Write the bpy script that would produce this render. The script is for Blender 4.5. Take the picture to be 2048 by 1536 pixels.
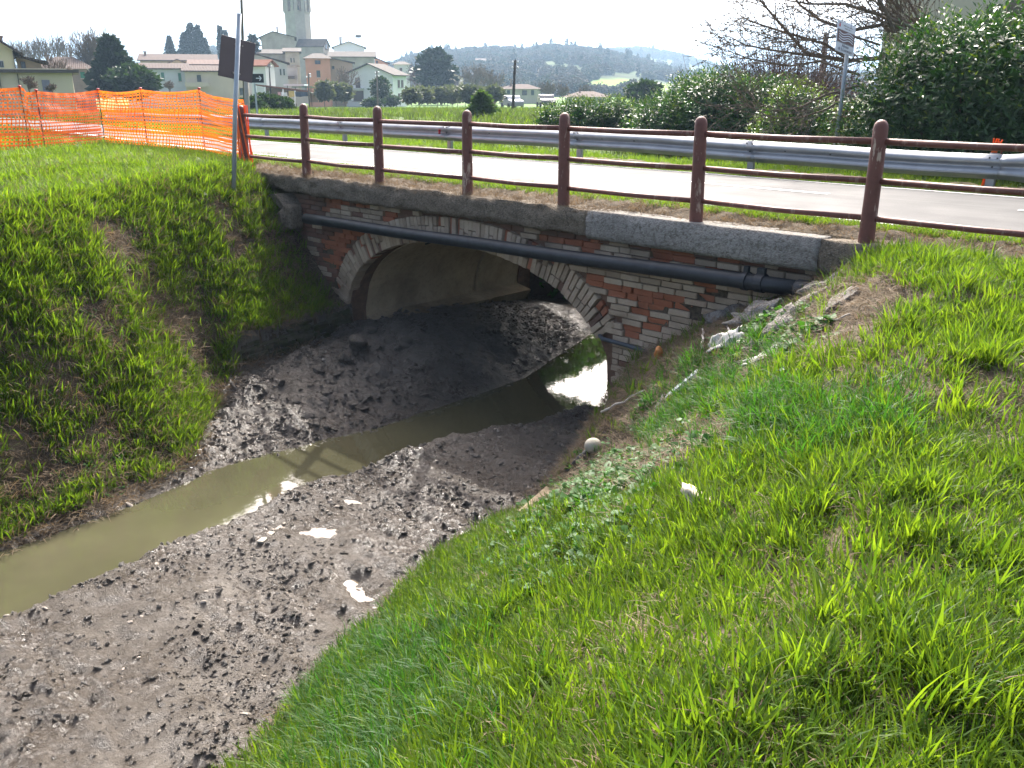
import bpy, bmesh, math, random
import numpy as np
from mathutils import Vector, Matrix, Euler
for o in list(bpy.data.objects): bpy.data.objects.remove(o)
random.seed(7); RNG = np.random.default_rng(11)
SC = bpy.context.scene; COL = SC.collection
# ------------------------------------------------------------------ camera
# world axes: x along the bridge (to the right), y upstream (away), z up; z = 0 is the road level
FPX, CXP, CYP, HORY = 1800.0, 1024.0, 768.0, 172.0
CAM = np.array([6.91, -7.78, 1.30]); PITCH = math.atan((CYP-HORY)/FPX)
_dv = np.array([-.712, .702]); _dv /= np.linalg.norm(_dv)
_e = -_dv; _n = np.array([-_e[1], _e[0]])
def ray(px, py):
    u = (px-CXP)/FPX; v = (CYP-py)/FPX
    a = u; b = math.cos(PITCH)+v*math.sin(PITCH); c = -math.sin(PITCH)+v*math.cos(PITCH)
    d = np.array([a*_e[0]+b*_e[1], a*_n[0]+b*_n[1], c]); return d/np.linalg.norm(d)
def atR(px, py, R):                       # the point seen at that spot of the photograph, R metres away on the ground plan
    d = ray(px, py); return CAM+d*R/math.hypot(d[0], d[1])
def atY(px, py, Y):
    d = ray(px, py); return CAM+d*(Y-CAM[1])/d[1]
def atZ(px, py, Z):
    d = ray(px, py); return CAM+d*(Z-CAM[2])/d[2]
cam = bpy.data.objects.new('camera', bpy.data.cameras.new('camera')); COL.objects.link(cam)
cam.location = CAM; cam.rotation_euler = Vector(ray(CXP, CYP)).to_track_quat('-Z', 'Y').to_euler()
cam.data.sensor_width = 36; cam.data.lens = 36*FPX/2048; cam.data.clip_start = .05; cam.data.clip_end = 12000
SC.camera = cam
# ------------------------------------------------------------------ sky, sun, exposure
SUN_DIR = Vector((-.62, .785, math.tan(math.radians(42)))).normalized()      # towards the sun
SUN_EL = math.asin(SUN_DIR.z); SUN_ROT = math.atan2(SUN_DIR.x, SUN_DIR.y)
W = bpy.data.worlds.new('World'); SC.world = W; W.use_nodes = True
wn = W.node_tree.nodes; wl = W.node_tree.links
sky = wn.new('ShaderNodeTexSky'); sky.sky_type = 'NISHITA'; sky.sun_disc = False
sky.sun_elevation = SUN_EL; sky.sun_rotation = SUN_ROT; sky.air_density = .42; sky.dust_density = 8.0; sky.ozone_density = 1.0
wn['Background'].inputs[1].default_value = .15
wl.new(sky.outputs[0], wn['Background'].inputs[0])
sun = bpy.data.objects.new('sun', bpy.data.lights.new('sun', 'SUN')); COL.objects.link(sun)
sun.data.energy = 2.5; sun.data.angle = math.radians(.55); sun.data.color = (1, .955, .88)
sun.rotation_euler = SUN_DIR.to_track_quat('Z', 'Y').to_euler(); sun.location = (0, 0, 60)
vs = SC.view_settings; vs.view_transform = 'Standard'; vs.look = 'None'; vs.exposure = 2.05; vs.gamma = 1; vs.use_curve_mapping = False
SC.render.engine = 'CYCLES'; cy = SC.cycles
cy.use_denoising = True; cy.max_bounces = 5; cy.diffuse_bounces = 3; cy.glossy_bounces = 2; cy.use_light_tree = False; cy.transmission_bounces = 4; cy.transparent_max_bounces = 12; cy.volume_bounces = 0; cy.caustics_reflective = False; cy.caustics_refractive = False
cy.sample_clamp_indirect = 6
# ------------------------------------------------------------------ helpers
def sst(a, b, x):
    t = np.clip((x-a)/(b-a), 0, 1); return t*t*(3-2*t)
def _hash(i, j, s):
    n = (i.astype(np.int64)*374761393+j.astype(np.int64)*668265263+s*974711) & 0x7fffffff
    n = ((n ^ (n >> 13))*1274126177) & 0x7fffffff
    return ((n ^ (n >> 16)) & 0xffff)/65535.0
def vn(x, y, s=0):                        # value noise, -1..1
    x = np.asarray(x, float); y = np.asarray(y, float)
    i = np.floor(x); j = np.floor(y); u = x-i; v = y-j; u = u*u*(3-2*u); v = v*v*(3-2*v)
    a = _hash(i, j, s); b = _hash(i+1, j, s); c = _hash(i, j+1, s); d = _hash(i+1, j+1, s)
    return 2*((a*(1-u)+b*u)*(1-v)+(c*(1-u)+d*u)*v)-1
def fbm(x, y, s=0, o=4, g=.5):
    r = 0; a = 1; n = 0
    for k in range(o):
        r = r+a*vn(x*2**k+k*17.3, y*2**k-k*9.1, s+k); n += a; a *= g
    return r/n
def prop(o, label=None, cat=None, group=None, kind=None):
    if label: o['label'] = label
    if cat: o['category'] = cat
    if group: o['group'] = group
    if kind: o['kind'] = kind
    return o
def link(name, me, mat=None, parent=None, loc=None, smooth=False):
    o = bpy.data.objects.new(name, me); COL.objects.link(o)
    if mat is not None:
        for m in (mat if isinstance(mat, (list, tuple)) else [mat]): me.materials.append(m)
    if parent is not None: o.parent = parent
    if loc is not None: o.location = loc
    if smooth and me is not None: me.shade_smooth()
    return o
def empty(name, loc=(0, 0, 0), rz=0, label=None, cat=None, group=None):
    o = bpy.data.objects.new(name, None); COL.objects.link(o); o.location = loc; o.rotation_euler = (0, 0, rz); o.empty_display_size = .1
    return prop(o, label, cat, group)
class MB:
    def __init__(s): s.v = []; s.f = []; s.m = []; s.mi = 0
    def add(s, vs, fs):
        b = len(s.v); s.v.extend([tuple(map(float, p)) for p in vs]); s.f.extend([tuple(b+i for i in f) for f in fs]); s.m.extend([s.mi]*len(fs)); return s
    def box(s, c, d, M=None, taper=1.0):
        x, y, z = d[0]/2, d[1]/2, d[2]/2; t = taper
        P = [(-x, -y, -z), (x, -y, -z), (x, y, -z), (-x, y, -z), (-x*t, -y*t, z), (x*t, -y*t, z), (x*t, y*t, z), (-x*t, y*t, z)]
        if M is not None: P = [tuple(M @ Vector(p)) for p in P]
        P = [(p[0]+c[0], p[1]+c[1], p[2]+c[2]) for p in P]
        return s.add(P, [(0, 3, 2, 1), (4, 5, 6, 7), (0, 1, 5, 4), (1, 2, 6, 5), (2, 3, 7, 6), (3, 0, 4, 7)])
    def tube(s, pts, rad, n=8, cap=True):
        pts = [Vector(p) for p in pts]; k = len(pts)
        if not hasattr(rad, '__len__'): rad = [rad]*k
        V = []; F = []; u = None
        for i in range(k):
            d = (pts[min(i+1, k-1)]-pts[max(i-1, 0)])
            if d.length < 1e-9: d = Vector((0, 0, 1))
            d.normalize()
            if u is None:
                u = d.cross(Vector((0, 0, 1)))
                if u.length < .05: u = d.cross(Vector((1, 0, 0)))
            u = (u-d*u.dot(d)).normalized(); w = d.cross(u)
            for j in range(n):
                a = 2*math.pi*j/n; V.append(pts[i]+(u*math.cos(a)+w*math.sin(a))*rad[i])
        for i in range(k-1):
            for j in range(n):
                a = i*n+j; b = i*n+(j+1) % n; F.append((a, b, b+n, a+n))
        if cap: F.append(tuple(range(n-1, -1, -1))); F.append(tuple((k-1)*n+j for j in range(n)))
        return s.add(V, F)
    def mesh(s, name):
        me = bpy.data.meshes.new(name); me.from_pydata(s.v, [], s.f)
        if any(s.m): me.polygons.foreach_set('material_index', s.m)
        me.update(); return me
    def build(s, name, mat, parent=None, loc=None, smooth=False, bevel=0, rot=None):
        o = link(name, s.mesh(name), mat, parent, loc, smooth)
        if rot is not None: o.rotation_euler = rot
        if bevel:
            b = o.modifiers.new('bevel', 'BEVEL'); b.width = bevel; b.segments = 2; b.limit_method = 'ANGLE'
        return o
def gridmesh(name, X, Y, Z, keep=None, attrs=None):
    ny, nx = X.shape; V = np.stack([X, Y, Z], -1).reshape(-1, 3)
    idx = np.arange(nx*ny).reshape(ny, nx)
    F = np.stack([idx[:-1, :-1], idx[:-1, 1:], idx[1:, 1:], idx[1:, :-1]], -1).reshape(-1, 4)
    if keep is not None:
        k = keep.reshape(-1); F = F[k[F].any(1)]
        used = np.zeros(len(V), bool); used[F] = True; rm = np.cumsum(used)-1
        V = V[used]; F = rm[F]
    else: used = None
    me = bpy.data.meshes.new(name); me.vertices.add(len(V)); me.vertices.foreach_set('co', V.ravel())
    me.loops.add(len(F)*4); me.loops.foreach_set('vertex_index', F.ravel().astype(np.int32))
    me.polygons.add(len(F)); me.polygons.foreach_set('loop_start', np.arange(0, len(F)*4, 4, dtype=np.int32)); me.polygons.foreach_set('loop_total', np.full(len(F), 4, np.int32))
    me.update(calc_edges=True)
    for k, a in (attrs or {}).items():
        at = me.attributes.new(k, 'FLOAT', 'POINT'); a = a.reshape(-1); at.data.foreach_set('value', (a[used] if used is not None else a).astype(np.float32))
    me.shade_smooth(); return me
def rawmesh(name, V, F, col=None):        # F as an (n,3) or (n,4) array
    me = bpy.data.meshes.new(name); k = F.shape[1]
    me.vertices.add(len(V)); me.vertices.foreach_set('co', np.asarray(V, np.float32).ravel())
    me.loops.add(len(F)*k); me.loops.foreach_set('vertex_index', F.ravel().astype(np.int32))
    me.polygons.add(len(F)); me.polygons.foreach_set('loop_start', np.arange(0, len(F)*k, k, dtype=np.int32)); me.polygons.foreach_set('loop_total', np.full(len(F), k, np.int32))
    me.update(calc_edges=True)
    if col is not None:
        at = me.attributes.new('tint', 'FLOAT', 'POINT'); at.data.foreach_set('value', np.asarray(col, np.float32))
    return me
# ------------------------------------------------------------------ materials
MATS = {}
class NT:
    def __init__(s, name):
        s.m = bpy.data.materials.new(name); s.m.use_nodes = True; s.t = s.m.node_tree; s.n = s.t.nodes; s.l = s.t.links
        s.bsdf = s.n['Principled BSDF']; s.out = s.n['Material Output']
        s.tc = s.n.new('ShaderNodeTexCoord'); s.geo = s.n.new('ShaderNodeNewGeometry')
    def new(s, t, **kw):
        n = s.n.new(t)
        for k, v in kw.items(): setattr(n, k, v)
        return n
    def pos(s, obj=False): return s.tc.outputs['Object'] if obj else s.geo.outputs['Position']
    def noise(s, scale, detail=4, rough=.55, obj=False, vec=None, dist=0):
        n = s.new('ShaderNodeTexNoise'); n.inputs['Scale'].default_value = scale; n.inputs['Detail'].default_value = detail; n.inputs['Roughness'].default_value = rough; n.inputs['Distortion'].default_value = dist
        s.l.new(vec if vec is not None else s.pos(obj), n.inputs['Vector']); return n.outputs['Fac']
    def ramp(s, fac, stops):
        r = s.new('ShaderNodeValToRGB'); e = r.color_ramp.elements
        while len(e) > len(stops): e.remove(e[-1])
        while len(e) < len(stops): e.new(.5)
        for k, (p, c) in enumerate(stops):
            e[k].position = p; e[k].color = (*c, 1) if hasattr(c, '__len__') else (c, c, c, 1)
        s.l.new(fac, r.inputs[0]); return r.outputs[0]
    def mix(s, fac, a, b, mode='MIX'):
        m = s.new('ShaderNodeMix', data_type='RGBA', blend_type=mode)
        for sock, v in ((m.inputs[0], fac), (m.inputs[6], a), (m.inputs[7], b)):
            if hasattr(v, 'is_output'): s.l.new(v, sock)
            elif hasattr(v, '__len__'): sock.default_value = (*v, 1)
            else: sock.default_value = v
        return m.outputs[2]
    def math(s, op, a, b=0.0, c=None):
        m = s.new('ShaderNodeMath', operation=op)
        for k, v in enumerate((a, b) if c is None else (a, b, c)):
            if hasattr(v, 'is_output'): s.l.new(v, m.inputs[k])
            else: m.inputs[k].default_value = v
        return m.outputs[0]
    def attr(s, name): a = s.new('ShaderNodeAttribute'); a.attribute_name = name; return a.outputs['Fac']
    def rnd(s): return s.new('ShaderNodeObjectInfo').outputs['Random']
    def set(s, color=None, rough=None, metal=None, spec=None):
        for k, v in (('Base Color', color), ('Roughness', rough), ('Metallic', metal), ('Specular IOR Level', spec)):
            if v is None: continue
            if hasattr(v, 'is_output'): s.l.new(v, s.bsdf.inputs[k])
            else: s.bsdf.inputs[k].default_value = (*v, 1) if hasattr(v, '__len__') else v
        return s
    def bump(s, h, strength=.5, dist=.02):
        b = s.new('ShaderNodeBump'); b.inputs['Strength'].default_value = strength; b.inputs['Distance'].default_value = dist
        s.l.new(h, b.inputs['Height']); s.l.new(b.outputs[0], s.bsdf.inputs['Normal']); return b
    def disp_translucent(s, color, amt):
        tr = s.new('ShaderNodeBsdfTranslucent'); mx = s.new('ShaderNodeMixShader'); mx.inputs[0].default_value = amt
        s.l.new(color, tr.inputs[0]); s.l.new(s.bsdf.outputs[0], mx.inputs[1]); s.l.new(tr.outputs[0], mx.inputs[2]); s.l.new(mx.outputs[0], s.out.inputs[0])
def flat(name, c, rough=.7, var=.18, scale=3.0, metal=0, spec=.4, bump=0, bscale=40, dirt=None):
    m = NT(name); a = m.noise(scale, 5, .6, True)
    lo = [x*(1-var) for x in c]; hi = [min(1, x*(1+var)) for x in c]
    col = m.ramp(a, [(.3, lo), (.7, hi)])
    if dirt is not None:
        d = m.ramp(m.noise(scale*2.7, 6, .7, True), [(.5, 0.0), (.68, 1.0)]); col = m.mix(d, col, dirt)
    m.set(col, rough, metal, spec)
    if bump: m.bump(m.noise(bscale, 4, .6, True), bump, .01)
    MATS[name] = m.m; return m.m
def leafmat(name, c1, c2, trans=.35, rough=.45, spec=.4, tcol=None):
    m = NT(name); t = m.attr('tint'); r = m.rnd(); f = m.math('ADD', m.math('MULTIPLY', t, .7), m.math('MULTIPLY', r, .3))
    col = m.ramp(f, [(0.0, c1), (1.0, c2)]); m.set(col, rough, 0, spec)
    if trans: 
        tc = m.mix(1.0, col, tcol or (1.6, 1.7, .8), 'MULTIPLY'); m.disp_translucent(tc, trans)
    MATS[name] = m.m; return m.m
# ------------------------------------------------------------------ terrain
WATER = -2.65; BY = 4.12                   # water level; far face of the bridge
def I(y, *pts): return np.interp(y, [p[0] for p in pts], [p[1] for p in pts])
def chan(x, y):
    bend = np.where(y > 4.5, (y-4.5)**1.0*.10, 0)      # upstream the ditch turns slowly
    xwl = I(y, (-14, -1.0), (-6, -1.3), (-4.5, -1.45), (-3.65, -1.65), (-1.6, -1.35), (1, -1.45), (4.3, -2.6), (8, -2.6))-bend
    xwr = I(y, (-14, .1), (-6.3, -.08), (-4.85, -.24), (-3.4, -.47), (-1.6, -.20), (0, .06), (.83, .14), (4.3, .3), (8, .2))-bend
    xtl = I(y, (-14, -1.25), (-6, -1.45), (-4.6, -1.65), (-3.8, -1.95), (-3.0, -3.0), (-2.1, -3.85), (0, -4.3), (BY, -4.3), (BY+.45, -3.2), (7, -3.1))-bend
    ztl = I(y, (-14, -2.6), (-4.4, -2.58), (-3.4, -2.5), (-2, -2.36), (0, -2.2), (1.5, -2.15), (3, -2.3), (4, -2.38), (7, -2.4))
    xcl = I(y, (-14, -4.6), (-8, -4.3), (-4.6, -4.5), (-2, -5.7), (-.3, -6.6), (0, -6.7), (BY, -6.3), (8, -6.5))-bend
    xtr = I(y, (-14, 3.5), (-7, 2.95), (-5.8, 2.75), (-4.7, 2.25), (-3.5, 1.75), (-2.2, 1.6), (-1.2, 1.3), (-.1, 1.05), (BY, .95), (8, .8))-bend
    xcr = I(y, (-14, 6.6), (-8, 6.3), (-5, 5.8), (-2, 4.8), (-.5, 4.05), (0, 3.75), (BY, 3.6), (8, 3.8))-bend
    return xwl, xwr, xtl, ztl, xcl, xtr, xcr
def Htop(x, y):
    r = np.hypot(x-6, y+7)
    t = .02*vn(x*.6, y*.6, 3)+.03*vn(x*.2, y*.2, 4)*sst(4, 12, np.abs(y-2.5)+0*x)
    t = t-.34*sst(2.5, 5.5, x)*sst(-.6, -4, y)                 # the near bank stands a little lower than the road
    t = t+.10*sst(-5, -8, x)*sst(0, -1.2, y)
    road = sst(.2, .9, y)*sst(5.3, 4.6, y)
    t = t*(1-road)-.03*road
    t = t-.12*sst(5.0, 7.0, y)*(1-sst(12, 20, y))-2.0*sst(28, 160, r)
    return t
def mudmask(x, y):
    xwl, xwr, xtl, ztl, xcl, xtr, xcr = chan(x, y); w = .10*vn(x*2.2, y*2.2, 21)+.06*vn(x*6, y*6, 22)
    m = sst(-.25, .12, x-xtl+w)*sst(.22, -.12, x-xtr+w)
    return m*sst(9.5, 8, y)
PUD = [(atZ(646, 1070, -2.53), .30, .16, .6), (atZ(700, 1008, -2.53), .15, .06, .4), (atZ(715, 1195, -2.52), .36, .12, -.25)]
def pud(x, y):
    d = np.zeros_like(x)
    for c, a, b, th in PUD:
        u = (x-c[0])*math.cos(th)+(y-c[1])*math.sin(th); v = -(x-c[0])*math.sin(th)+(y-c[1])*math.cos(th)
        d = np.maximum(d, .8*(1.3-np.sqrt((u/a)**2+(v/b)**2)+.30*vn(x*6, y*6, 31)+.22*vn(x*17, y*17, 32)+.12*vn(x*40, y*40, 33)))
    return np.clip(d, 0, 1)
def H(x, y, detail=True):
    x = np.asarray(x, float); y = np.asarray(y, float)
    xwl, xwr, xtl, ztl, xcl, xtr, xcr = chan(x, y); top = Htop(x, y)
    # left bank
    t = np.clip((x-xcl)/(xtl-xcl), 0, 1); f = .25*t+.75*(t*t*(3-2*t)); f = np.where(t > .5, f, f)
    zb = ztl+(-1.88-ztl)*sst(-2.5, -2.0, y)*sst(.3, .1, y); zL = top*(1-f)+zb*f
    # left mud apron down to the water, bed, right mud bench
    a = np.clip((x-xtl)/np.maximum(xwl-xtl, .05), 0, 1)
    zA = ztl+(WATER-.03-ztl)*a**2.6
    bed = WATER-.16
    zB = bed+(WATER-bed)*np.clip(np.maximum(xwl-x, x-xwr)/.25+1, 0, 1)
    b = np.clip((x-xwr)/.22, 0, 1); zbench = -2.49+.05*sst(-3.4, -1.5, y)+.07*np.clip((x-xwr)/2.6, 0, 1)
    zM = (WATER)+(zbench-WATER)*b**.7
    # right bank: steep at the foot near the bridge, even farther downstream
    s = np.clip((x-xtr)/(xcr-xtr), 0, 1); k = sst(-2.6, -.4, y)*sst(BY+2, BY, y)
    g0 = .2*s+.8*(s*s*(3-2*s))*.55+.8*.45*s; g1 = np.interp(s, [0, .1, .35, .7, 1], [0, .30, .53, .75, 1])
    g = g0*(1-k)+g1*k; toe = -2.43+.30*sst(-1.4, -.1, y)
    zR = toe+(top-toe)*g
    z = np.where(x < xtl, zL, np.where(x < xwl, zA, np.where(x < xwr, zB, np.where(x < xtr, zM, zR))))
    inb = (y > .1) & (y < BY-.05)
    z = np.where(inb & ((x < -4.62) | (x > 1.05)), top, z)
    # inside the arch the ground runs flat on to the side walls
    z = np.where(inb & (x < -4.2) & (x > -4.62), np.minimum(ztl, z), z)
    z = np.where(inb & (x > .6) & (x < 1.05), -2.45, z)
    far = sst(40, 22, y)*sst(-60, -35, y); z = np.where(far < 1, z*far+top*(1-far), z)
    if detail:
        mm = mudmask(x, y); under = sst(WATER-.02, WATER+.05, z)
        lump = .055*fbm(x*1.7, y*1.7, 40, 3)+.045*np.abs(fbm(x*5.5+2, y*4.2, 44, 3))-.02
        ruts = .03*vn(x*1.2, y*9, 47)*sst(.2, 1.2, x)
        fine = .042*fbm(x*10, y*13, 50, 4, .65)*(.45+.9*sst(-.3, .3, vn(x*1.4, y*1.4, 58)))
        mound = .16*np.exp(-(((x+2.9)/.9)**2+((y-.5)/1.0)**2))+.10*np.exp(-(((x+3.2)/.5)**2+((y+1.1)/.6)**2))+.10*np.exp(-(((x+2.2)/.5)**2+((y+.3)/.5)**2))
        heap = sst(-1.35, -2.0, x)*sst(-4.0, -2.8, y); mound = mound+heap*((.13*fbm(x*2.1+5, y*2.1, 63, 3)+.07*np.abs(fbm(x*5, y*5, 66, 3)))*sst(3.2, 1.8, y))
        mound = mound+.05*np.exp(-(((x-.45)/.45)**2+((y+1.3)/.8)**2))+.09*np.exp(-(((x-xwr-.28)/.22)**2))*(.35+.65*np.clip(vn(y*1.7, 0*y, 61)+.3, 0, 1))*(y < .2)
        z = z+mm*under*(lump+ruts+fine+mound*sst(-4.5, -4.1, x))
        g = (1-mm); z = z+g*sst(9, 6, np.abs(y+2))*(.085*fbm(x*1.6, y*1.6, 70, 4)+.03*vn(x*8, y*8, 75))*sst(.05, .25, np.abs(y-.1)+.0)*np.where(inb, .2, 1)
        z = np.where(pud(x, y) > 0, np.minimum(z, z*(1-pud(x, y))+(-2.528)*pud(x, y)), z)
    return z
def ground_z(x, y): return float(H(np.array([x]), np.array([y]))[0])
def axis(lo, hi, st, far, g=1.13):
    a = list(np.arange(lo, hi+1e-6, st)); d = st; p = a[-1]; R = []
    while p < far: d *= g; p += d; R.append(p)
    d = st; p = a[0]; L = []
    while p > -far: d *= g; p -= d; L.append(p)
    return np.array(L[::-1]+a+R)
gx = axis(-9, 8.5, .055, 3300); gy = axis(-10.5, 6.5, .055, 3300)
X, Y = np.meshgrid(gx, gy); Z = H(X, Y); MM = mudmask(X, Y)
Z = Z-.10*sst(.35, .9, MM)
# ---- ground material: soil and dead grass on the banks, turf beyond
m = NT('soil_turf')
n1 = m.noise(1.3, 6, .62); n2 = m.noise(22, 5, .7); n3 = m.noise(95, 3, .7)
soil = m.ramp(n2, [(.28, (.034, .027, .020)), (.5, (.080, .064, .045)), (.72, (.17, .138, .095))])
straw = m.ramp(n3, [(.3, (.06, .047, .031)), (.7, (.21, .168, .108))])
thatch = m.mix(m.ramp(n1, [(.38, 0.0), (.62, 1.0)]), soil, straw)
turf = m.ramp(m.noise(5, 6, .7), [(.25, (.035, .06, .014)), (.55, (.065, .11, .024)), (.8, (.12, .13, .05))])
field = m.ramp(m.noise(.012, 4, .6), [(.35, (.06, .13, .022)), (.5, (.085, .17, .03)), (.6, (.13, .12, .06)), (.72, (.07, .12, .03))])
turf = m.mix(m.attr('far'), turf, field)
col = m.mix(m.attr('turf'), thatch, turf)
col = m.mix(m.ramp(m.attr('damp'), [(.0, 0.0), (1, .75)]), col, (.035, .028, .021))
m.set(col, .92, 0, .15); m.bump(m.math('ADD', m.noise(60, 4, .7), m.math('MULTIPLY', n2, .6)), .9, .03); MATS['ground'] = m.m
RR = np.hypot(X-6, Y+7); turfA = sst(8, 16, RR)*sst(4.4, 5.4, Y)+sst(12, 20, RR)*(Y < 1)
damp = sst(-1.9, -2.5, Z)*(RR < 30)
ground = link('ground', gridmesh('ground', X, Y, Z, attrs={'turf': np.clip(turfA, 0, 1), 'far': sst(40, 120, RR), 'damp': damp}), MATS['ground'])
prop(ground, 'earth banks and fields around the stream', kind='structure')
# ---- mud
def mudmat(name, dry=None):
    m = NT(name); a = m.noise(2.2, 5, .6); b = m.noise(22, 6, .74, dist=.7); c = m.noise(85, 5, .7, dist=1.0)
    base = m.ramp(b, [(.25, (.040, .032, .024)), (.5, (.078, .063, .048)), (.75, (.128, .106, .083))])
    base = m.mix(m.ramp(a, [(.4, 0.0), (.65, 1.0)]), base, (.082, .068, .053))
    d = m.attr('dry') if dry is None else dry
    dd = m.math('MULTIPLY', d, m.ramp(m.noise(5, 6, .7), [(.35, 0.0), (.6, 1.0)])); base = m.mix(dd, base, m.ramp(c, [(.3, (.135, .120, .100)), (.7, (.235, .212, .182))]))
    rg = m.ramp(m.math('ADD', m.math('MULTIPLY', a, .6), m.math('MULTIPLY', b, .5)), [(.42, .17), (.64, .40)]); rg = m.mix(dd, rg, (.40, .40, .40))
    m.set(base, rg, 0, .6); m.bump(m.math('ADD', m.math('MULTIPLY', b, .7), m.math('MULTIPLY', c, .65)), 1.0, .05); MATS[name] = m.m
mudmat('mud'); mudmat('mud_clod', .45)
mx = np.arange(-4.65, 3.35, .024); my = np.concatenate([np.arange(-10.4, -9, .06), np.arange(-9, 1.2, .024), np.arange(1.2, 9, .06)])
X2, Y2 = np.meshgrid(mx, my); M2 = mudmask(X2, Y2); Z2 = H(X2, Y2)-.12*(1-sst(.0, .55, M2))
mud = link('mud_bed', gridmesh('mud_bed', X2, Y2, Z2, keep=M2 > .02, attrs={'dry': np.clip(sst(-2.8, -5.5, Y2)*sst(.0, .9, X2)*(.55+.9*fbm(X2*1.1, Y2*1.1, 810, 3))+.45*sst(-1.5, -2.2, X2), 0, 1)}), MATS['mud'])  # dry: pale dried mud, plus a painted lightening of the wet heap in shade
prop(mud, 'wet grey-brown mud of the dredged stream bed', kind='structure')
# ---- water
m = NT('stream_water'); wv = m.noise(7, 3, .5); w2 = m.noise(.8, 4, .6)
col = m.ramp(w2, [(.35, (.050, .048, .028)), (.65, (.068, .064, .038))])
m.set(col, .035, 0, .5); m.bump(wv, .035, .02); MATS['water'] = m.m
w = MB(); w.add([(-6, -16, WATER), (4.2, -16, WATER), (4.2, 40, WATER), (-9, 40, WATER)], [(0, 1, 2, 3)])
o = w.build('water', MATS['water']); prop(o, 'murky olive stream running under the bridge', kind='structure')
m = NT('puddle_water'); m.set((.12, .095, .06), .07, 0, .4); m.bump(m.noise(9, 3, .5), .03, .02); MATS['puddle'] = m.m
for i, (c, a, b, th) in enumerate(PUD):
    n = 26; P = [(c[0]+(1.42*a+.03)*math.cos(t)*math.cos(th)-(1.42*b+.03)*math.sin(t)*math.sin(th), c[1]+(1.42*a+.03)*math.cos(t)*math.sin(th)+(1.42*b+.03)*math.sin(t)*math.cos(th), -2.507+.003*i) for t in np.linspace(0, 2*math.pi, n, endpoint=False)]
    o = MB().add(P, [tuple(range(n))]).build('puddle', MATS['puddle']); prop(o, 'rain puddle lying in the mud', kind='structure')
# ------------------------------------------------------------------ road
def ry0(x): return np.interp(x, [-400, -60, -14, -6, -2, 1, 3.5, 6, 60, 400], [30, 6, 1.6, 1.42, 1.18, .95, .86, 1.0, 4, 30])
def ry1(x): return np.interp(x, [-400, -60, -14, -8.9, -3, 1.3, 6, 60, 400], [34, 9.0, 4.25, 4.42, 4.55, 4.55, 4.6, 8, 34])
m = NT('asphalt'); a = m.noise(1.1, 5, .6); b = m.noise(160, 3, .7)
mp = m.new('ShaderNodeMapping'); mp.inputs['Scale'].default_value = (.12, 2.2, 1); m.l.new(m.pos(), mp.inputs[0])
tr = m.noise(1.4, 3, .5, vec=mp.outputs[0])
col = m.mix(m.ramp(tr, [(.35, 0.0), (.7, .6)]), m.ramp(b, [(.3, (.052, .053, .054)), (.7, (.098, .098, .097))]), (.042, .043, .044))
m.set(col, m.ramp(a, [(.3, .62), (.7, .78)]), 0, .5); m.bsdf.inputs['Specular IOR Level'].default_value = .10; m.bump(b, .28, .006); MATS['asphalt'] = m.m
xs = np.concatenate([np.linspace(-300, -30, 30), np.arange(-29, 12, .5), np.linspace(13, 300, 30)])
V = []; F = []; NR = 9
for x in xs:
    for k in range(NR):
        t = k/(NR-1); y = ry0(x)*(1-t)+ry1(x)*t
        if k in (0, NR-1): y += .06*math.sin(x*3.1+k)*math.sin(x*1.3)
        r = math.hypot(x-6, y+7); V.append((x, y, .012+.05*math.sin(math.pi*t)-2.0*float(sst(28, 160, np.array(r)))))
for i in range(len(xs)-1):
    for k in range(NR-1):
        q = i*NR+k; F.append((q, q+NR, q+NR+1, q+1))
me = rawmesh('road', np.array(V), np.array(F)); me.shade_smooth()
road = link('road', me, MATS['asphalt']); prop(road, 'pale sun-bleached asphalt road crossing the bridge', kind='structure')
m = NT('road_paint'); wr = m.ramp(m.noise(30, 5, .7), [(.42, (.30, .30, .29)), (.6, (.72, .72, .70))]); m.set(wr, .6); MATS['paint'] = m.m
def stripe(x0, x1, fy, wdt):
    V = []; F = []; X_ = np.arange(x0, x1+.01, .4)
    for x in X_:
        for d in (-wdt/2, wdt/2):
            y = fy(x)+d; t = (y-ry0(x))/(ry1(x)-ry0(x)); V.append((x, y, .018+.05*math.sin(math.pi*t)))
    for i in range(len(X_)-1): F.append((2*i, 2*i+2, 2*i+3, 2*i+1))
    link('painted_line', rawmesh('painted_line', np.array(V), np.array(F)), MATS['paint'], road)
stripe(-24, 11, lambda x: ry0(x)+.22, .10); stripe(-24, 11, lambda x: ry1(x)-.22, .10)
for x0 in (-14, -9.5, -5, -.5, 4): stripe(x0, x0+2.4, lambda x: .5*(ry0(x)+ry1(x)), .10)
# verges over the bridge deck (earth strip between the coping and the asphalt, and on the far side)
def verge(name, y0f, y1f, x0, x1, label):
    u = np.arange(x0, x1, .05); v = np.linspace(0, 1, 22); U, Vv = np.meshgrid(u, v); Yv = y0f(U)*(1-Vv)+y1f(U)*Vv
    h = np.sin(np.pi*np.clip(Vv*1.15, 0, 1))*.09+.035*fbm(U*4, Yv*6, 90, 4)+.02*vn(U*14, Yv*14, 93)
    o = link(name, gridmesh(name, U, Yv, -.03+h, attrs={'turf': np.clip((Vv-.35)*1.3, 0, .8), 'far': U*0, 'damp': .25*sst(.45, .15, Vv)}), MATS['ground']); prop(o, label, kind='structure'); return o
verge('verge', lambda x: .10+0*x, lambda x: ry0(x)+.03, -8.3, 5.2, 'earth strip between parapet coping and asphalt')
verge('verge', lambda x: 5.6+0*x, lambda x: ry1(x)-.03, -12, 6, 'grass strip under the crash barrier')
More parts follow.
